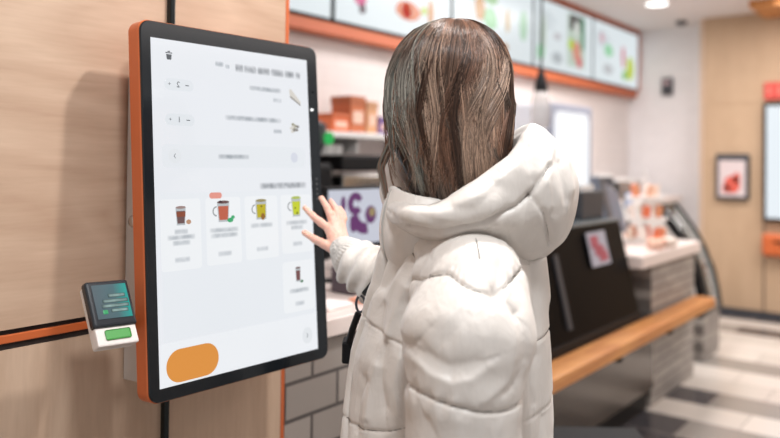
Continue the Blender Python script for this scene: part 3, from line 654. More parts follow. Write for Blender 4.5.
def sdf_geo(f, lo, hi, st, disp=None):
    ax = [np.arange(lo[k], hi[k] + st, st) for k in range(3)]
    n = [len(a) for a in ax]; Fv = np.empty(n, np.float32)
    YY, ZZ = np.meshgrid(ax[1], ax[2], indexing='ij')
    for i in range(0, n[0], 8):
        xs = ax[0][i:i + 8]
        G = np.stack([np.repeat(xs, YY.size), np.tile(YY.ravel(), len(xs)), np.tile(ZZ.ravel(), len(xs))], 1)
        Fv[i:i + 8] = f(G).reshape(len(xs), n[1], n[2])
    S = Fv < 0
    c = [m_ - 1 for m_ in n]
    cnt = np.zeros(c, np.int8); pos = np.zeros(c + [3], np.float32)
    for axi in range(3):
        o1, o2 = [k for k in range(3) if k != axi]
        for a in (0, 1):
            for b_ in (0, 1):
                s0 = [None] * 3; s1 = [None] * 3
                s0[axi] = slice(0, n[axi] - 1); s1[axi] = slice(1, n[axi])
                for oo, off in ((o1, a), (o2, b_)): s0[oo] = s1[oo] = slice(off, off + n[oo] - 1)
                A_, B_ = Fv[tuple(s0)], Fv[tuple(s1)]; X_ = (A_ < 0) != (B_ < 0)
                tt = np.where(X_, A_ / np.where(X_, A_ - B_, 1), 0)
                cnt += X_
                pos[..., axi] += tt; pos[..., o1] += X_ * a; pos[..., o2] += X_ * b_
    act = cnt > 0; idx = -np.ones(c, np.int64); idx[act] = np.arange(act.sum())
    V = pos[act] / cnt[act][:, None] + np.argwhere(act); V = V * st + np.array(lo)
    quads = []
    for axi in range(3):
        o1, o2 = (axi + 1) % 3, (axi + 2) % 3
        s0 = [slice(1, n[k] - 1) for k in range(3)]; s1 = list(s0); s0[axi] = slice(0, n[axi] - 1); s1[axi] = slice(1, n[axi])
        A_, B_ = S[tuple(s0)], S[tuple(s1)]
        for sgn, X_ in ((0, A_ & ~B_), (1, ~A_ & B_)):
            e = np.argwhere(X_); off = np.ones(3, int); off[axi] = 0; e = e + off
            def g(d1, d2):
                q = e.copy(); q[:, o1] += d1; q[:, o2] += d2; return idx[q[:, 0], q[:, 1], q[:, 2]]
            Q = np.stack([g(-1, -1), g(0, -1), g(0, 0), g(-1, 0)], 1)
            quads.append(Q if sgn == 0 else Q[:, ::-1])
    Q = np.concatenate(quads); V = V.astype(float)
    for _ in range(2): V = V - grad(f, V) * np.clip(f(V), -st, st)[:, None]
    if disp is not None: V = V + grad(f, V) * disp(V)[:, None]
    return V, Q
def geo_join(gs):
    Vs, Qs, o = [], [], 0
    for V, Q in gs: Vs.append(V); Qs.append(Q + o); o += len(V)
    return np.concatenate(Vs), np.concatenate(Qs)
def geo_obj(name, V, Q, m, parent, off):
    me = bpy.data.meshes.new(name); me.from_pydata((V - off).tolist(), [], Q.tolist()); me.update()
    return link(name, me, m, parent, True)

# ------------------------------------------------------------------ THE PERSON (figure frame: x = her back, -x = the way she faces, y = across, z up)
OFF = np.array([.12, 1.42, 0.])
wp = Rh * OFF[0] + Fh * OFF[1]
PER = thing('person', 'person in a white puffer jacket with long brown hair touching the kiosk screen', 'person', (wp.x, wp.y, 0), AZ - PI / 2)
M_skin = mat('skin', (232, 182, 164), .45, sss=.25, noise=.04, nscale=60, bump=.05, bscale=220)
def jacket_mat():
    m = bpy.data.materials.new('white_nylon'); m.use_nodes = True; nt = m.node_tree; b = nt.nodes['Principled BSDF']; N = nt.nodes.new; L = nt.links.new
    b.inputs['Base Color'].default_value = (*s2l((217, 211, 205)), 1); b.inputs['Roughness'].default_value = .42
    b.inputs['Sheen Weight'].default_value = .15
    tc = N('ShaderNodeTexCoord'); mp = N('ShaderNodeMapping'); mp.inputs['Scale'].default_value = (1, 1, .6); L(tc.outputs['Object'], mp.inputs['Vector'])
    n = N('ShaderNodeTexNoise'); n.inputs['Scale'].default_value = 26; n.inputs['Detail'].default_value = 3; n.inputs['Distortion'].default_value = 1.2; L(mp.outputs['Vector'], n.inputs['Vector'])
    n2 = N('ShaderNodeTexNoise'); n2.inputs['Scale'].default_value = 900; L(tc.outputs['Object'], n2.inputs['Vector'])
    bp = N('ShaderNodeBump'); bp.inputs['Strength'].default_value = .22; bp.inputs['Distance'].default_value = .010; L(n.outputs['Fac'], bp.inputs['Height'])
    b2 = N('ShaderNodeBump'); b2.inputs['Strength'].default_value = .08; b2.inputs['Distance'].default_value = .001; L(n2.outputs['Fac'], b2.inputs['Height']); L(bp.outputs['Normal'], b2.inputs['Normal'])
    v = N('ShaderNodeTexVoronoi'); v.feature = 'SMOOTH_F1'; v.inputs['Scale'].default_value = 15; v.inputs['Smoothness'].default_value = .35
    n4 = N('ShaderNodeTexNoise'); n4.inputs['Scale'].default_value = 7; n4.inputs['Detail'].default_value = 2; L(mp.outputs['Vector'], n4.inputs['Vector'])
    va = N('ShaderNodeVectorMath'); va.operation = 'MULTIPLY_ADD'; va.inputs[1].default_value = (.22, .22, .22); L(n4.outputs['Color'], va.inputs[0]); L(mp.outputs['Vector'], va.inputs[2]); L(va.outputs[0], v.inputs['Vector'])
    b3 = N('ShaderNodeBump'); b3.inputs['Strength'].default_value = .17; b3.inputs['Distance'].default_value = .014; L(v.outputs['Distance'], b3.inputs['Height']); L(b2.outputs['Normal'], b3.inputs['Normal'])
    m5 = N('ShaderNodeMapping'); m5.inputs['Scale'].default_value = (1, 1, .22); m5.inputs['Rotation'].default_value = (.25, .3, 0); L(tc.outputs['Object'], m5.inputs['Vector'])
    n5 = N('ShaderNodeTexNoise'); n5.inputs['Scale'].default_value = 34; n5.inputs['Detail'].default_value = 2; n5.inputs['Distortion'].default_value = .6; L(m5.outputs['Vector'], n5.inputs['Vector'])
    b4 = N('ShaderNodeBump'); b4.inputs['Strength'].default_value = .30; b4.inputs['Distance'].default_value = .008; L(n5.outputs['Fac'], b4.inputs['Height']); L(b3.outputs['Normal'], b4.inputs['Normal'])
    L(b4.outputs['Normal'], b.inputs['Normal']); return m
M_jack = jacket_mat()

def pdist(P, poly, cx=0, cz=2):
    """distance in the (x,z) plane to a polyline and a signed side"""
    best = np.full(len(P), 9.); side = np.zeros(len(P))
    q = P[:, [cx, cz]]
    for a, b_ in zip(poly, poly[1:]):
        a = np.array(a); b_ = np.array(b_); d = b_ - a; h = np.clip(((q - a) @ d) / (d @ d), 0, 1); v = q - a - h[:, None] * d
        l = np.linalg.norm(v, axis=1); s_ = np.sign(d[0] * (q[:, 1] - a[1]) - d[1] * (q[:, 0] - a[0])); k = l < best; best[k] = l[k]; side[k] = s_[k]
    return best, side
def g(d, w_): return np.exp(-(d / w_) ** 2)
def cr_(d, w_): return np.exp(-np.sqrt((d / w_) ** 2 + .09) * 1.25 + .3)

# torso
TH = np.array([.66, .72, .80, .86, .94, 1.02, 1.10, 1.145, 1.20, 1.25, 1.32])
TCX = np.array([.11, .11, .11, .11, .114, .118, .126, .131, .135, .130, .125])
TA = np.array([.188, .194, .197, .196, .188, .181, .167, .161, .152, .125, .07])
TB = np.array([.155, .160, .163, .165, .165, .165, .165, .165, .160, .13, .08])
def torso(P):
    h = P[:, 2]; cx = np.interp(h, TH, TCX); a = np.interp(h, TH, TA); b_ = np.interp(h, TH, TB)
    x = (P[:, 0] - cx) / a; y = (P[:, 1] - 1.42) / b_
    k0 = (np.abs(x) ** 2.3 + np.abs(y) ** 2.3) ** (1 / 2.3)
    d = (k0 - 1) * np.minimum(a, b_)
    d = smax(d, .68 - h, .03); return smax(d, h - 1.28, .03)
LARM = [((.136, 1.232, 1.168), .086), ((.124, 1.180, 1.10), .093), ((.116, 1.160, 1.02), .082), ((.116, 1.158, .95), .080), ((.112, 1.17, .82), .066), ((.105, 1.165, .765), .050)]
RARM = [((.07, 1.56, 1.185), .082), ((.035, 1.63, 1.105), .066), ((-.035, 1.655, 1.122), .056), ((-.072, 1.683, 1.143), .050), ((-.090, 1.693, 1.158), .036), ((-.103, 1.703, 1.170), .031)]
def larm(P): return chain(P, LARM, .02)
def rarm(P): return chain(P, RARM, .012)
def jbody(P):
    t_ = torso(P); t_ = smin(t_, cap(P, (.13, 1.27, 1.17), (.11, 1.57, 1.17), .085, .08), .04)
    d = smin(t_, larm(P), .002); return smin(d, rarm(P), .012)
SEAM_T = [1.056, .932, .82, .72]
SEAM_L = {1.056: .34, .932: -.28, .82: .1, .72: 0}
def tseam(s0, x): return s0 + .24 * np.maximum(0, x - .23) + SEAM_L[s0] * np.clip(.045 - x, 0, .10)
def jdisp(P):
    x, y, h = P.T
    aL = larm(P); aT = torso(P); aR = rarm(P)
    isL = aL < np.minimum(aT, aR) + .002; isR = (aR < aT - .004) & (y > 1.5) & ~isL; isT = ~isL & ~isR
    o = np.zeros(len(P)); n1 = vnoise(P * 14, 1); n2 = vnoise(P * 30, 2); n3 = vnoise(P * np.array([16, 16, 7]) + n1[:, None] * .8, 3)
    near = y < 1.36
    # left arm seams
    th = np.arctan2(y - 1.18, x - .12)
    for s0, cur in ((1.190, .0), (1.024, .0), (.885, 0)):
        d = h - (s0 + .012 * np.sin(2 * th + .5) + .004 * n1)
        o += isL * (-.005 * g(d, .003) - .0025 * g(d, .012) + .0016 * g(d, .014) * np.sin(th * 15 + 4 * n1 + 3 * np.sin(3 * th)))
    o += isL * (.004 + .004 * np.maximum(0, 1 - (np.abs(h - 1.105) / .08) ** 2))
    # sculpted folds on the near arm
    for poly, wd, am, asym in (
        ([(.120, 1.180), (.096, 1.149), (.056, 1.117)], .015, .004, 1), ([(.112, 1.150), (.088, 1.118)], .014, -.0035, 0),
        ([(.172, 1.215), (.166, 1.195), (.158, 1.175)], .009, -.007, 0), ([(.188, 1.225), (.190, 1.20), (.182, 1.18)], .010, .004, 0),
        ([(.160, 1.180), (.168, 1.170), (.186, 1.148)], .007, -.008, 0), ([(.186, 1.148), (.196, 1.118), (.197, 1.085)], .009, -.005, 0), ([(.170, 1.150), (.180, 1.12), (.178, 1.09)], .010, .004, 1),
        ([(.048, 1.080), (.066, 1.066), (.092, 1.057), (.118, 1.064), (.142, 1.084)], .009, .0075, 1), ([(.060, 1.094), (.090, 1.080), (.125, 1.090)], .015, -.006, 0),
        ([(.175, 1.072), (.168, 1.055), (.153, 1.045), (.138, 1.034)], .007, .004, 0), ([(.185, 1.058), (.168, 1.040)], .007, -.004, 0),
        ([(.068, 1.215), (.060, 1.195)], .008, -.004, 0), ([(.028, 1.095), (.048, 1.108), (.066, 1.13)], .007, -.005, 0),
        ([(.06, 1.0), (.072, .975), (.070, .94)], .009, -.004, 0), ([(.15, 1.0), (.145, .97), (.155, .93)], .009, -.004, 0), ([(.10, 1.005), (.105, .96)], .010, .003, 0)):
        d, sd = pdist(P, poly); o += isL * near * .80 * am * cr_(d * (1 + .4 * sd), wd)
    o += isL * (.0014 * n3 + .0003 * n2)
    # torso seams and long folds
    for s0 in SEAM_T:
        d = h - (tseam(s0, x) + .004 * n1)
        o += isT * (-.003 * g(d, .003) - .0006 * g(d, .014) + .0010 * g(d, .016) * np.sin((x - y) * 120 + 4 * n1))
    for poly, wd, am in (([(.030, 1.235), (.048, 1.20), (.034, 1.134), (.036, 1.10), (.050, 1.055)], .006, -.007),
                         ([(.015, 1.2), (-.009, 1.134), (-.018, 1.074)], .011, -.007), ([(.061, 1.247), (.018, 1.177), (-.007, 1.134)], .010, .005),
                         ([(.03, 1.16), (.012, 1.11), (.0, 1.075)], .010, .006), ([(.00, 1.225), (-.022, 1.15), (-.032, 1.09)], .010, .005),
                         ([(-.038, .99), (-.050, .955), (-.055, .90)], .008, -.006), ([(-.02, 1.02), (-.03, .98), (-.035, .93)], .010, .005),
                         ([(.245, 1.22), (.255, 1.15), (.25, 1.08)], .012, -.007), ([(.275, 1.2), (.285, 1.13)], .010, .004), ([(.045, 1.235), (.010, 1.19), (-.012, 1.15)], .009, -.006), ([(-.005, 1.06), (-.012, 1.0), (-.004, .955)], .011, -.005), ([(.02, 1.04), (.012, .99), (.02, .95)], .010, .004), ([(.25, 1.04), (.245, .99), (.25, .96)], .010, -.005), ([(.27, .93), (.262, .88)], .010, -.005)):
        d, sd = pdist(P, poly); o += isT * (y < 1.44) * am * 1.35 * cr_(d * (1 + .3 * sd), wd)
    front = isT & (x < .04)
    dp = y - (1.365 + .02 * np.sin(h * 14)); o += front * (-.012 * g(dp, .005) + .005 * g(dp - .016, .010))
    dp2 = y - (1.405 + .02 * np.sin(h * 14)); o += front * (-.006 * g(dp2, .004))
    o += isT * (.002 + .0020 * n3 + .0004 * n2)
    # right sleeve: bunched rings and ribbed cuff
    ax = np.array([-.068, .048, .048]); ax /= np.linalg.norm(ax); s_ = (P - np.array([-.103, 1.703, 1.170])) @ ax
    ang = np.arctan2((P - np.array([-.09, 1.69, 1.16])) @ np.array([.5, .0, .86]), y - 1.69)
    cuffm = np.clip((s_ + .026) / .004, 0, 1)
    o += isR * (cuffm * .0022 * np.sin(ang * 26) - .007 * g(s_ + .027, .004))
    o += isR * (1 - cuffm) * (.0055 * np.sin((s_ * 150) + 2.2 * n1 + 1.2 * np.sin(ang * 2)) + .003 * n3 + .002 * n2)
    return o
V, Q = sdf_geo(jbody, (-.17, 1.04, .64), (.38, 1.78, 1.33), .0031, jdisp)
geo_obj('jacket', V, Q, M_jack, PER, OFF)

M_thread = mat('seam_thread', (112, 107, 101), .7)
def trace(f, dp, xz):
    P = np.array([[x, 1.0, z] for x, z in xz], float)
    for _ in range(90): P[:, 1] += np.clip(.7 * f(P), -.02, .02)
    for _ in range(6): P[:, 1] += .6 * (f(P) - dp(P))
    P[:, 1] -= .0004
    return P
def seam(f, dp, xz, keep, parent, rad=.0009):
    P = trace(f, dp, xz); k = keep(P) & (np.abs(f(P)) < .02); run = []; bm = B(); ok = 0
    for i in range(len(P) + 1):
        if i < len(P) and k[i] and (not run or np.linalg.norm(P[i] - run[-1]) < .015): run.append(P[i])
        else:
            if len(run) > max(3, ok): best = run; ok = max(3, len(run))
            run = [P[i]] if i < len(P) and k[i] else []
    if ok: tube(bm, [Vector(p - OFF) for p in best], rad, 5); obj('seam', bm, M_thread, parent)
    else: bm.free()
JK = [o for o in PER.children if o.name.startswith('jacket')][0]
def isarm(P): return larm(P) < np.minimum(torso(P), rarm(P)) + .002
for s0 in (1.190, 1.024, .885):
    xs = np.linspace(.022, .218, 70); z = np.full(70, s0)
    for _ in range(3):
        P = trace(jbody, jdisp, list(zip(xs, z))); th = np.arctan2(P[:, 1] - 1.18, P[:, 0] - .12); z = s0 + .012 * np.sin(2 * th + .5) + .004 * vnoise(P * 14, 1)
    seam(jbody, jdisp, list(zip(xs, z)), isarm, JK)
for s0 in SEAM_T[:3]:
    xs = np.linspace(-.075, .305, 110); z = tseam(s0, xs)
    P = trace(jbody, jdisp, list(zip(xs, z))); z = z + .004 * vnoise(P * 14, 1)
    seam(jbody, jdisp, list(zip(xs, z)), lambda P: ~isarm(P) & (P[:, 1] < 1.46), JK)
def dens(poly, n=60):
    t_ = np.linspace(0, len(poly) - 1, n); a = np.array(poly, float); q = np.stack([np.interp(t_, range(len(a)), a[:, k]) for k in (0, 1)], 1)
    for _ in range(4): q[1:-1] = (q[:-2] + 2 * q[1:-1] + q[2:]) / 4
    return q
seam(jbody, jdisp, dens([(.030, 1.235), (.048, 1.20), (.034, 1.134), (.036, 1.10), (.050, 1.055)]), lambda P: ~isarm(P), JK)
seam(jbody, jdisp, dens([(.137, 1.26), (.138, 1.24), (.139, 1.225)], 20), isarm, JK, .0012)

# hood, folded back over the shoulders
RX = [-.05, .065, .10, .145, .2, .24, .262, .36]; RZ = [1.315, 1.303, 1.318, 1.348, 1.390, 1.445, 1.462, 1.455]
def hood(P):
    a = elps(P, (.208, 1.385, 1.320), (.134, .165, .140)); b_ = elps(P, (.095, 1.385, 1.279), (.108, .180, .050))
    c = elps(P, (.150, 1.365, 1.300), (.13, .165, .075))
    e_ = elps(P, (.055, 1.495, 1.325), (.075, .065, .09))
    d = smin(smin(smin(a, b_, .03), c, .03), e_, .02)
    far = np.clip((P[:, 1] - 1.42) / .06, 0, 1) * np.clip((.14 - P[:, 0]) / .05, 0, 1)
    rim = np.interp(P[:, 0], RX, RZ) + .02 * np.clip((P[:, 1] - 1.38) / .2, -.3, 1) + .075 * far
    d = smax(d, (P[:, 2] - rim) * .8, .015)
    d = smax(d, -elps(P, (.120, 1.40, 1.455), (.121, .132, .20)), .020)
    return d
def hdisp(P):
    x, y, h = P.T; n1 = vnoise(P * 13, 7); n3 = vnoise(P * 22 + n1[:, None], 8); n4 = vnoise(P * np.array([9, 9, 30]) + n1[:, None] * .7, 9)
    o = .005 * n1 + .0025 * n3 + .002 * n4; near = y < 1.45
    for poly, wd, am in (([(.03, 1.262), (.076, 1.257), (.148, 1.272), (.206, 1.304), (.235, 1.329), (.262, 1.368)], .0045, -.008), ([(.03, 1.262), (.076, 1.257), (.148, 1.272), (.206, 1.304), (.235, 1.329), (.262, 1.368)], .02, -.004),
                         ([(.23, 1.325), (.255, 1.288), (.275, 1.235)], .004, -.007), ([(.271, 1.40), (.255, 1.346), (.262, 1.304)], .010, .007), ([(.255, 1.39), (.243, 1.35)], .009, -.006),
                         ([(.285, 1.375), (.296, 1.313)], .009, -.007), ([(.305, 1.375), (.312, 1.33)], .008, .005), ([(.016, 1.288), (.082, 1.289), (.156, 1.326), (.205, 1.366), (.232, 1.415)], .013, .006),
                         ([(.10, 1.30), (.135, 1.30), (.17, 1.335)], .008, -.004), ([(.226, 1.395), (.232, 1.345)], .009, -.005), ([(.05, 1.285), (.10, 1.272), (.12, 1.266)], .009, -.004), ([(.19, 1.30), (.17, 1.27)], .010, -.004),
                         ([(.22, 1.28), (.21, 1.24)], .012, .004), ([(.0, 1.285), (.02, 1.268), (.05, 1.262)], .008, -.006)):
        d, sd = pdist(P, poly); o += near * am * (g(d, wd) if wd < .007 else cr_(d * (1 + .3 * sd), wd))
    return o
V, Q = sdf_geo(hood, (-.05, 1.16, 1.16), (.38, 1.60, 1.48), .0036, hdisp)
geo_obj('hood', V, Q, M_jack, PER, OFF)
HOODO = [o for o in PER.children if o.name.startswith('hood')][0]
for pl in ([(.03, 1.262), (.076, 1.257), (.148, 1.272), (.206, 1.304), (.235, 1.329), (.262, 1.368)], [(.23, 1.325), (.255, 1.288), (.275, 1.235)]):
    seam(hood, hdisp, dens(pl, 80), lambda P: P[:, 1] < 1.5, HOODO)
# collar front with zip
def collar(P):
    d = elps(P, (.062, 1.39, 1.25), (.082, .105, .115)); d = smax(d, -elps(P, (.075, 1.39, 1.36), (.070, .09, .10)), .008); return smax(d, P[:, 2] - 1.335 + .25 * (P[:, 0] + .01), .010)
V, Q = sdf_geo(collar, (-.06, 1.26, 1.10), (.17, 1.52, 1.36), .004, lambda P: .003 * vnoise(P * 22, 4))
co = geo_obj('collar', V, Q, M_jack, PER, OFF)
zp = np.array([(-.03, 1.345 - .03 * (1.33 - z_), z_) for z_ in np.linspace(1.322, 1.19, 12)])
for _ in range(8): zp = zp - grad(collar, zp) * (collar(zp) - .0005)[:, None] * np.array([1, 1, 0])
zm = B(); tube(zm, [Vector(p - OFF) for p in zp], .0022, 6); obj('zip', zm, mat('zip_grey', (176, 174, 170), .4), co)
# hands: chains of finger bones (figure frame)
def hand_sdf(fing, palm, wrist):
    def f(P):
        d = None
        for pts in palm:
            c = chain(P, pts, .01); d = c if d is None else smin(d, c, .012)
        d = smin(d, chain(P, wrist, .01), .014)
        for pts in fing: d = smin(d, chain(P, pts, .003), .0045)
        return d
    return f
FR = [
    [((-.139, 1.742, 1.213), .0095), ((-.160, 1.750, 1.229), .0088), ((-.179, 1.757, 1.242), .0078), ((-.200, 1.767, 1.261), .0062)],      # index
    [((-.131, 1.748, 1.223), .0095), ((-.139, 1.758, 1.246), .0088), ((-.148, 1.768, 1.263), .0078), ((-.163, 1.780, 1.284), .0062)],      # middle
    [((-.122, 1.753, 1.225), .0090), ((-.123, 1.765, 1.246), .0083), ((-.129, 1.774, 1.261), .0073), ((-.141, 1.784, 1.277), .0060)],      # ring
    [((-.113, 1.757, 1.220), .0082), ((-.108, 1.766, 1.237), .0072), ((-.111, 1.774, 1.248), .0064), ((-.119, 1.782, 1.261), .0052)],      # little
    [((-.128, 1.716, 1.172), .0125), ((-.148, 1.722, 1.181), .0105), ((-.172, 1.733, 1.191), .0086), ((-.198, 1.746, 1.205), .0068)],     # thumb
]
PALM = [[((-.116, 1.712, 1.168), .015), ((-.138, 1.740, 1.211), .0115)], [((-.112, 1.714, 1.170), .015), ((-.130, 1.747, 1.219), .0115)],
        [((-.108, 1.716, 1.172), .0145), ((-.121, 1.752, 1.220), .011)], [((-.104, 1.716, 1.174), .014), ((-.112, 1.755, 1.214), .0105)]]
WR = [((-.112, 1.714, 1.172), .0185), ((-.098, 1.700, 1.160), .020), ((-.06, 1.672, 1.135), .024)]
def knuck(P):
    o = .0006 * vnoise(P * 200, 3)
    for c in ((-.138, 1.734, 1.217), (-.130, 1.740, 1.227), (-.121, 1.745, 1.229), (-.112, 1.750, 1.222)): o += .0016 * g(np.linalg.norm(P - np.array(c), axis=1), .007)
    return o
gh = sdf_geo(hand_sdf(FR, PALM, WR), (-.225, 1.66, 1.11), (-.05, 1.80, 1.30), .0019, knuck)
# left hand hangs relaxed below the sleeve
def LH(x, y, z): return (.105 + x, 1.165 + y, .70 + z)
FL = [[(LH(-.022, .0, -.045), .0095), (LH(-.030, .004, -.075), .0085), (LH(-.034, .012, -.10), .007), (LH(-.034, .02, -.115), .006)],
      [(LH(-.008, -.002, -.05), .0095), (LH(-.012, .002, -.084), .0085), (LH(-.016, .012, -.112), .007), (LH(-.016, .021, -.128), .006)],
      [(LH(.006, -.001, -.048), .009), (LH(.004, .004, -.08), .008), (LH(0, .014, -.106), .0068), (LH(0, .022, -.12), .0058)],
      [(LH(.019, .002, -.042), .008), (LH(.019, .007, -.066), .007), (LH(.016, .015, -.086), .006), (LH(.015, .022, -.098), .0052)],
      [(LH(-.016, .006, .012), .012), (LH(-.038, .016, -.012), .010), (LH(-.05, .022, -.035), .0085), (LH(-.054, .026, -.056), .007)]]
PLm = [[(LH(-.008, 0, .02), .015), (LH(-.021, 0, -.044), .0115)], [(LH(-.002, 0, .02), .015), (LH(-.008, 0, -.048), .0115)], [(LH(.004, 0, .02), .0145), (LH(.006, 0, -.047), .011)], [(LH(.008, 0, .02), .014), (LH(.018, .002, -.042), .0105)]]
gl = sdf_geo(hand_sdf(FL, PLm, [(LH(0, 0, .02), .019), (LH(0, 0, .05), .020), (LH(.005, .004, .10), .024)]), (.02, 1.12, .56), (.16, 1.22, .82), .0028)
# head, turned towards the kiosk
HD = np.array([-.75, .66]); HS = np.array([.66, .75])
HCx, HCy, HCz = .112, 1.405, 1.515
def head(P):
    x = (P[:, 0] - HCx) * HD[0] + (P[:, 1] - HCy) * HD[1]; y = (P[:, 0] - HCx) * HS[0] + (P[:, 1] - HCy) * HS[1]; z = P[:, 2] - HCz
    L_ = np.stack([x, y, z], 1)
    d = elps(L_, (-.008, 0, .02), (.090, .072, .090)); d = smin(d, elps(L_, (.028, 0, -.045), (.055, .056, .068)), .03)
    d = smin(d, elps(L_, (.062, 0, -.098), (.020, .022, .016)), .02)                       # chin
    d = smin(d, cap(L_, (.080, 0, .005), (.100, 0, -.032), .007, .0115), .010)               # nose
    d = smin(d, elps(L_, (.083, 0, -.062), (.010, .022, .009)), .006)                        # lips
    d = smax(d, -elps(L_, (.094, 0, -.0625), (.008, .022, .0014)), .002)
    for s_ in (-1, 1):
        d = smax(d, -elps(L_, (.086, s_ * .031, .004), (.014, .017, .010)), .008)
        d = smin(d, elps(L_, (.070, s_ * .031, .003), (.012, .0125, .0125)), .002)           # eyes
        d = smin(d, elps(L_, (.078, s_ * .031, .022), (.008, .020, .005)), .012)            # brow
        d = smin(d, elps(L_, (-.006, s_ * .074, -.008), (.015, .007, .030)), .004)          # ears
    return smin(d, cap(P, (.125, 1.40, 1.46), (.125, 1.42, 1.27), .050, .055), .025)
gd = sdf_geo(head, (-.01, 1.28, 1.24), (.24, 1.53, 1.64), .0034)
def core(P):
    d = elps(P, (.12, 1.42, 1.10), (.10, .14, .20)); d = smin(d, elps(P, (.11, 1.42, .86), (.105, .145, .13)), .05)
    d = smin(d, cap(P, (.13, 1.27, 1.19), (.11, 1.57, 1.19), .05, .05), .04)
    d = smin(d, cap(P, (.125, 1.41, 1.34), (.125, 1.42, 1.20), .05, .07), .03)
    d = smin(d, chain(P, [((.13, 1.26, 1.18), .046), ((.118, 1.185, .95), .036), ((.108, 1.168, .78), .026)], .01), .02)
    d = smin(d, chain(P, [((.09, 1.57, 1.19), .044), ((.035, 1.63, 1.105), .034), ((-.075, 1.685, 1.147), .026)], .01), .02)
    for yy in (1.335, 1.505): d = smin(d, chain(P, [((.11, yy, .84), .08), ((.105, yy, .48), .052), ((.12, yy, .10), .034)], .02), .04)
    return d
gc = sdf_geo(core, (-.13, 1.10, .03), (.28, 1.74, 1.42), .008)
V, Q = geo_join([gc, gd, gh, gl])
geo_obj('body', V, Q, M_skin, PER, OFF)
BODY = [o for o in PER.children if o.name.startswith('body')][0]
for s_ in (-1, 1):
    c = np.array([HCx, HCy, HCz + .003]) + np.append(HD * .0705 + HS * s_ * .031, 0) - OFF
    bm = B(); bmesh.ops.create_uvsphere(bm, u_segments=16, v_segments=12, radius=.0112)
    e_o = obj('eye', bm, mat('eye_white', (236, 232, 228), .2), PER, True); e_o.location = c
    bm = B(); bmesh.ops.create_uvsphere(bm, u_segments=16, v_segments=12, radius=.0058)
    i_o = obj('iris', bm, mat('iris_brown', (70, 48, 36), .15), e_o, True); i_o.location = (HD[0] * .0070, HD[1] * .0070, 0)
def trous(P):
    d = elps(P, (.11, 1.42, .84), (.13, .165, .13))
    for yy in (1.335, 1.505): d = smin(d, chain(P, [((.11, yy, .80), .088), ((.105, yy, .48), .064), ((.12, yy, .13), .048)], .02), .03)
    return smax(d, .10 - P[:, 2], .01)
V, Q = sdf_geo(trous, (-.05, 1.2, .07), (.28, 1.64, 1.0), .009, lambda P: .004 * vnoise(P * np.array([16, 16, 9]), 5))
geo_obj('trousers', V, Q, mat('dark_trousers', (44, 44, 52), .8), PER, OFF)
for yy in (1.335, 1.505):
    def boot(P, yy=yy):
        d = smin(cap(P, (.125, yy, .20), (.125, yy, .06), .054, .048), elps(P, (.045, yy, .045), (.115, .045, .045)), .03)
        return smax(d, .002 - P[:, 2], .004)
    V, Q = sdf_geo(boot, (-.09, yy - .09, -.01), (.2, yy + .09, .28), .006)
    geo_obj('boot', V, Q, mat('black_boot', (30, 29, 30), .5), PER, OFF)

# ------------------------------------------------------------------ hair
hc = 1.522
PZ = np.array([1.20, 1.26, 1.30, 1.34, 1.38, 1.42, 1.46, 1.50, hc]); PR = np.array([.62, .70, .78, .88, .96, 1.0, 1.02, 1.015, 1.0])
HX, HY_ = .1065, 1.400
RXh, RYh, RZh = .1165, .118, .1165
def hair_pt(al, s, z, depth):
    """al azimuth; s polar angle on the crown (<= pi/2) or None with height z below"""
    pass
FA = math.atan2(.66, -.75)
def shell(P):
    z = P[:, 2]; sc = np.interp(z, PZ, PR); al = np.arctan2(P[:, 1] - HY_, P[:, 0] - HX)
    sc = sc * (1 - .40 * np.clip((1.46 - z) / .16, 0, 1) ** 1.5 * np.clip((-np.cos(al) - .25) / .75, 0, 1))
    x = (P[:, 0] - HX) / (sc * RXh * .955); y = (P[:, 1] - HY_) / (sc * RYh * .955); zz = np.maximum(0, z - hc) / (RZh * .96)
    rho = np.sqrt(x * x + y * y); d = ((rho ** 2.15 + zz ** 2.15) ** (1 / 2.15) - 1) * RXh
    d = smax(d, 1.285 - z, .02)
    # leave the face open
    fx = (P[:, 0] - HX) * HD[0] + (P[:, 1] - HY_) * HD[1]; fy = (P[:, 0] - HX) * HS[0] + (P[:, 1] - HY_) * HS[1]
    L_ = np.stack([fx, fy, z - 1.47], 1)
    return smax(d, -elps(L_, (.10, 0, 0), (.075, .062, .115)), .01)
def shd(P):
    al = np.arctan2(P[:, 1] - HY_, P[:, 0] - HX); return .0025 * np.sin(al * 34 + 3 * vnoise(P * 9, 6)) + .003 * vnoise(P * np.array([30, 30, 6]), 6)
Vs, Qs = sdf_geo(shell, (-.03, 1.26, 1.26), (.25, 1.54, 1.66), .0045, shd)
rng = np.random.RandomState(11)
NP = 22; K3 = 3
allV, allF, allC = [Vs], [], []
base_c = np.array(s2l((48, 35, 29)))
allC.append(np.tile(np.append(base_c, 1), (len(Vs), 1)))
vo = len(Vs)
def strand(pts, rad, cols):
    """pts (n,3) rad (n) cols (n,3) -> triangular tube"""
    global vo
    n = len(pts); d = np.gradient(pts, axis=0); d /= np.linalg.norm(d, axis=1)[:, None] + 1e-9
    ref = np.array([.31, .52, .79]); a = np.cross(d, ref); a /= np.linalg.norm(a, axis=1)[:, None] + 1e-9; b_ = np.cross(d, a)
    V_ = np.concatenate([(pts + rad[:, None] * (a * math.cos(2 * PI * k / K3) + b_ * math.sin(2 * PI * k / K3)))[:, None] for k in range(K3)], 1).reshape(-1, 3)
    i = np.arange(n - 1)[:, None] * K3; k = np.arange(K3)[None]; k2 = (k + 1) % K3
    F_ = np.stack([i + k, i + k2, i + K3 + k2, i + K3 + k], -1).reshape(-1, 4) + vo
    allV.append(V_); allF.append(F_); allC.append(np.append(np.repeat(cols, K3, 0), np.ones((n * K3, 1)), 1)); vo += n * K3
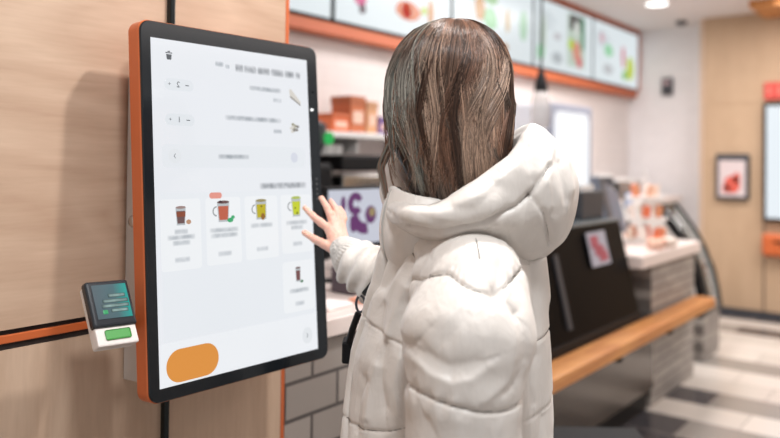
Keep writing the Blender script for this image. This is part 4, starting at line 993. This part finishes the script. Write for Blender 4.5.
def sm(a, b_, x): t_ = np.clip((x - a) / (b_ - a), 0, 1); return t_ * t_ * (3 - 2 * t_)
C_dark = np.array(s2l((76, 54, 44))); C_mid = np.array(s2l((142, 104, 84))); C_lite = np.array(s2l((208, 178, 156))); C_ash = np.array(s2l((188, 191, 182))); C_ashd = np.array(s2l((128, 128, 119)))
NCL = 360
for ci in range(NCL):
    al0 = rng.uniform(0, 2 * PI)
    dF = (al0 - FA + PI) % (2 * PI) - PI
    lay = rng.rand() ** 1.3                      # 0 outer .. 1 inner
    ph = rng.uniform(0, 2 * PI); lam = rng.uniform(.085, .14)
    backness = sm(.9, 2.6, abs(dF))              # waves grow towards the back
    right = sm(-.2, .9, math.cos(al0))           # her back side, picture right
    amp = (.008 + .007 * right) * rng.uniform(.5, 1.4); rel = rng.normal(0, .011); ph = 2.4 * math.sin(1.7 * al0 + .6) + rng.normal(0, .30); lam = rng.uniform(.118, .136)
    zend = rng.normal(1.305, .014) if math.cos(al0) < .1 else rng.uniform(1.30, 1.36)
    if rng.rand() < .12: zend -= rng.uniform(0, .02)
    ash = sm(.1, .95, -math.cos(al0 + rng.normal(0, .3))) * rng.uniform(.35, 1.1) * (1 if rng.rand() > .22 else .2)
    lite = rng.rand() ** 1.6 * (.5 + .5 * right); ctone = rng.uniform(.55, 1.05)
    wsp = rng.uniform(.006, .020)
    th0c = rng.uniform(.02, .75) if rng.rand() < .75 else rng.uniform(.7, 1.3)
    for si in range(30):
        al = al0 + rng.normal(0, wsp * 4.5); off = rng.normal(0, 1, 3)
        th0 = max(.01, th0c + rng.normal(0, .08)); ze = zend + rng.normal(0, .006)
        L1 = (PI / 2 - th0) * RZh; L2 = hc - ze; s_ = np.linspace(0, L1 + L2, NP)
        th = np.minimum(th0 + s_ / RZh, PI / 2); z = np.where(s_ < L1, hc + RZh * np.cos(th), hc - (s_ - L1))
        tdown = np.clip((s_ - L1 * .6) / (L2 + L1 * .4), 0, 1)
        conv = 1 - .72 * tdown                   # clump tightens to the tip
        a_ = al0 + (al - al0) * conv
        dl = (a_ - FA + PI) % (2 * PI) - PI; lim = .72 * sm(.5, 1.15, th)
        sg = 1. if ((al0 - FA + PI) % (2 * PI) - PI) > 0 else -1.
        dl = np.where(np.abs(dl) > 2.2, sg * np.abs(dl), dl)
        a_ = np.where(dl * sg < lim, FA + sg * (lim + np.abs(dl) * .12), a_)
        sc = np.interp(z, PZ, PR) * np.where(th < PI / 2, np.sin(th) ** .92, 1)
        inset = 1 + rel * (.3 + .7 * tdown) - .085 * lay - .02 * (1 - conv) + off[0] * .006
        wv = amp * sm(.0, .55, tdown) ; wave = wv * np.sin(2 * PI * (hc - z) / lam + ph) ; wave2 = .3 * wv * np.cos(2 * PI * (hc - z) / lam + ph)
        a2 = a_ + wave / RXh + off[2] * .01 * conv
        # soft swirl from the crown so strands cross slightly
        a2 = a2 + .25 * np.sin(ph) * (1 - sm(0, 1.2, th))
        r_ = (inset * sc + wave2 / RXh) * (1 - .40 * sm(1.46, 1.30, z) * sm(.25, 1., -np.cos(a2)))
        top = np.where(s_ < L1, inset, 1)
        x = HX + .004 * np.cos(th) + RXh * r_ * np.cos(a2) + .008 * np.cos(th); y = HY_ + RYh * r_ * np.sin(a2); zz = np.where(s_ < L1, hc + RZh * np.cos(th) * (inset + .006), z)
        pts = np.stack([x, y, zz], 1)
        rad = .00068 * (.75 + .5 * rng.rand()) * np.sin(np.clip(np.linspace(.25, PI * .98, NP), 0, PI)) ** .4
        rd = rng.rand()
        c0 = C_dark * (1 - .55 * rd) + C_mid * .55 * rd
        c1 = c0 * (1 - lite * .8) + C_lite * lite * .8
        tt = sm(.15, .8, np.linspace(0, 1, NP))[:, None]
        cols_ = c0 * (1 - tt) + c1 * tt
        ca = (C_ash if rd > .35 else C_ashd)
        am_ = (np.clip(ash, 0, 1) if rng.rand() < .15 + .85 * ash else .15) * sm(.22, .62, np.linspace(0, 1, NP))[:, None]
        cols_ = cols_ * (1 - am_) + ca * am_
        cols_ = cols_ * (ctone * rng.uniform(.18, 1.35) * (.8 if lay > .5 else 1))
        strand(pts, rad, cols_)
# longer lighter locks sweeping over the outer layer
for ci in range(30):
    al0 = rng.uniform(-2.6, .5); sgn = -1 if rng.rand() < .7 else 1; ph = rng.uniform(0, 6); am0 = rng.uniform(.03, .12); th0c = rng.uniform(.05, .8)
    ze = rng.uniform(1.32, 1.37); tone = rng.uniform(.75, 1.2); lt = rng.uniform(.25, 1) * (1 if al0 > -1.9 else .5); wd_ = rng.uniform(.012, .035); ou = rng.uniform(.0, .008)
    for si in range(16):
        th0 = th0c + rng.normal(0, .05); L1 = (PI / 2 - th0) * RZh; L2 = hc - ze + rng.normal(0, .006); s_ = np.linspace(0, L1 + L2, NP); u_ = np.linspace(0, 1, NP)
        th = np.minimum(th0 + s_ / RZh, PI / 2); z = np.where(s_ < L1, hc + RZh * np.cos(th), hc - (s_ - L1))
        sc = np.interp(z, PZ, PR) * np.where(th < PI / 2, np.sin(th) ** .92, 1); k_ = 1 - .6 * u_
        a2 = al0 + rng.normal(0, wd_ * 4) * k_ + sgn * .28 * (u_ ** 1.3) + am0 * np.sin(2 * PI * u_ * 1.5 + ph) * sm(0, .5, u_)
        r_ = sc * (1.0 + ou + (.012 * rng.normal() + .004) * k_ + .04 * am0 * 4 * np.cos(2 * PI * u_ * 1.5 + ph) * sm(.2, .6, u_))
        pts = np.stack([HX + RXh * r_ * np.cos(a2) + .008 * np.cos(th), HY_ + RYh * r_ * np.sin(a2), np.where(s_ < L1, hc + RZh * np.cos(th) * (1.008 + ou * .5), z)], 1)
        tt = (sm(.1, .6, u_) * lt)[:, None]; ashk = float(sm(.1, .8, -math.cos(al0)))
        c = (C_mid * (1 - tt) + C_lite * tt) * (1 - ashk) + (C_ashd * (1 - tt) + C_ash * tt) * ashk
        strand(pts, .0006 * np.sin(np.clip(np.linspace(.3, PI * .97, NP), 0, PI)) ** .4, c * tone * rng.uniform(.3, 1.3))
for path, n_, spr, bul, colr in (
    ([-1.15, -.75, -.50, -.70, -1.10, -1.20, -1.05], 130, .17, .030, 'l'), ([-1.3, -1.05, -.90, -1.05, -1.40, -1.45, -1.3], 70, .12, .02, 'l'),
    ([-1.0, -.45, -.25, -.3, -.6, -.75, -.55], 80, .12, .02, 'm'), ([-.6, -.3, -.1, .1, -.1, -.3, -.2], 60, .12, .02, 'm'),
    ([-1.5, -1.35, -1.3, -1.4, -1.7, -1.75, -1.6], 90, .12, .02, 'm'), ([-2.1, -2.25, -2.35, -2.4, -2.35, -2.2, -2.2], 90, .15, .015, 'a'),
    ([-2.2, -2.5, -2.8, -2.95, -2.8, -2.6, -2.5], 90, .15, .02, 'a'), ([-1.8, -1.9, -1.95, -1.9, -1.8, -1.85, -1.95], 60, .12, .015, 'l'),
    ([-.7, -.62, -.5, -.42, -.5, -.62, -.6], 130, .10, .038, 'd'), ([-1.55, -1.5, -1.35, -1.5, -1.62, -1.5, -1.45], 70, .06, .03, 'd'), ([-1.3, -1.1, -.95, -.98, -1.2, -1.1, -.95], 50, .05, .045, 'l'), ([-2.0, -1.95, -1.9, -2.0, -2.1, -1.95, -1.9], 40, .05, .02, 'd')):
    cp = np.linspace(0, 1, 7)
    for si in range(n_):
        th0 = rng.uniform(.1, .35); L1 = (PI / 2 - th0) * RZh; L2 = hc - rng.normal(1.34, .012); s_ = np.linspace(0, L1 + L2, NP); u_ = np.linspace(0, 1, NP)
        th = np.minimum(th0 + s_ / RZh, PI / 2); z = np.where(s_ < L1, hc + RZh * np.cos(th), hc - (s_ - L1)); sc = np.interp(z, PZ, PR) * np.where(th < PI / 2, np.sin(th) ** .92, 1)
        a2 = np.interp(u_, cp, path)
        for _ in range(3): a2[1:-1] = (a2[:-2] + 2 * a2[1:-1] + a2[2:]) / 4
        e_ = rng.normal(0, 1); a2 = a2 + e_ * spr * (1 - .5 * u_) + rng.normal(0, .02); r_ = sc * (1.0 + bul * sm(.1, .5, u_) * max(0, 1 - .35 * e_ * e_) + rng.normal(0, .006))
        r_ = r_ * (1 - .40 * sm(1.46, 1.30, z) * sm(.25, 1., -np.cos(a2)))
        pts = np.stack([HX + RXh * r_ * np.cos(a2) + .008 * np.cos(th), HY_ + RYh * r_ * np.sin(a2), np.where(s_ < L1, hc + RZh * np.cos(th) * 1.006, z)], 1)
        tt = sm(.05, .5, u_)[:, None]; ta = sm(.2, .55, u_)[:, None]
        kk = .85; c = {'l': C_mid * (1 - tt) + C_lite * tt, 'm': C_dark * (1 - tt) + C_mid * tt * 1.1, 'a': C_mid * (1 - ta) + C_ash * ta, 'd': C_dark * .55 + 0 * tt}[colr]
        strand(pts, .0006 * np.sin(np.clip(np.linspace(.3, PI * .97, NP), 0, PI)) ** .4, (c * .7 + .2 * C_mid) * rng.uniform(.15, 1.3))
# loose wisp at the front and stray hairs
wp_ = np.array([(.012, 1.372, 1.470), (.010, 1.372, 1.425), (-.010, 1.372, 1.383), (-.018, 1.372, 1.362), (-.011, 1.372, 1.333), (-.005, 1.372, 1.300), (-.004, 1.372, 1.280)])
tq = np.linspace(0, 6, NP)
for si in range(46):
    o_ = rng.normal(0, .0035, 3); p = np.stack([np.interp(tq, range(7), wp_[:, k]) for k in range(3)], 1)
    p[1:-1] = (p[:-2] + 2 * p[1:-1] + p[2:]) / 4; k_ = np.linspace(1.4, .35, NP)[:, None]; p = p + o_ * k_ + np.array([.0, rng.uniform(-.01, .01), 0]); p[-3:, 2] -= rng.uniform(0, .01)
    c = (C_ashd if si % 3 else C_mid); strand(p, np.linspace(.0009, .0003, NP), np.tile(c, (NP, 1)))
for si in range(150):
    al = rng.uniform(3.0, 6.6); z0 = rng.uniform(1.36, 1.50); l = rng.uniform(.05, .12); z = np.linspace(z0 + l / 2, z0 - l / 2, NP); u_ = np.linspace(0, 1, NP)
    r_ = RXh * np.interp(z, PZ, PR) * (1.0 + .05 * u_ * rng.rand()); a_ = al + rng.uniform(-.5, .5) * u_ ** 2
    strand(np.stack([HX + r_ * np.cos(a_), HY_ + r_ * np.sin(a_), z], 1), np.full(NP, .00045), np.tile(C_mid, (NP, 1)))
Va = np.concatenate(allV) - OFF; Fa = np.concatenate([Qs] + allF); Ca = np.concatenate(allC)
me = bpy.data.meshes.new('hair'); me.vertices.add(len(Va)); me.vertices.foreach_set('co', Va.astype(np.float32).ravel())
me.loops.add(len(Fa) * 4); me.loops.foreach_set('vertex_index', Fa.astype(np.int32).ravel()); me.polygons.add(len(Fa))
me.polygons.foreach_set('loop_start', (np.arange(len(Fa)) * 4).astype(np.int32)); me.update(calc_edges=True); me.validate()
at = me.color_attributes.new('strand_colour', 'FLOAT_COLOR', 'POINT'); at.data.foreach_set('color', Ca.astype(np.float32).ravel())
m = bpy.data.materials.new('hair'); m.use_nodes = True; nt = m.node_tree; b = nt.nodes['Principled BSDF']
an = nt.nodes.new('ShaderNodeAttribute'); an.attribute_name = 'strand_colour'; nt.links.new(an.outputs['Color'], b.inputs['Base Color']); b.inputs['Roughness'].default_value = .31
b.inputs['Specular IOR Level'].default_value = .6
link('hair', me, m, PER, True)

# shoulder bag on her far side, with its clip
t = thing('shoulder_bag', 'small black shoulder bag with a metal clip at the front edge of the white jacket', 'bag', (wp.x, wp.y, 0), AZ - PI / 2)
def L3(x, y, z): return (x - OFF[0], y - OFF[1], z)
obj('strap', tube(B(), [L3(.06, 1.60, 1.21), L3(.0, 1.585, 1.16), L3(-.052, 1.545, 1.10)], .006, 8), M_blackm, t)
obj('strap', tube(B(), [L3(-.062, 1.53, 1.064), L3(-.074, 1.54, 1.03), L3(-.084, 1.56, .99)], .007, 8), M_blackm, t)
obj('clip', tube(B(), [L3(-.058 + .009 * math.sin(a), 1.53, 1.083 + .017 * math.cos(a)) for a in [k * PI / 6 for k in range(12)]], .0028, 6), M_dark, t)
bm = B(); box(bm, -.075, .11, 1.655, 1.72, .80, .975, .018, 3); obj('pouch', bm, M_blackm, t, True, Matrix.Translation((-OFF[0], -OFF[1], 0)))
bm = B(); box(bm, -.096, -.076, 1.55, 1.61, .955, 1.0, .004); obj('tab', bm, M_blackm, t, False, Matrix.Translation((-OFF[0], -OFF[1], 0)))
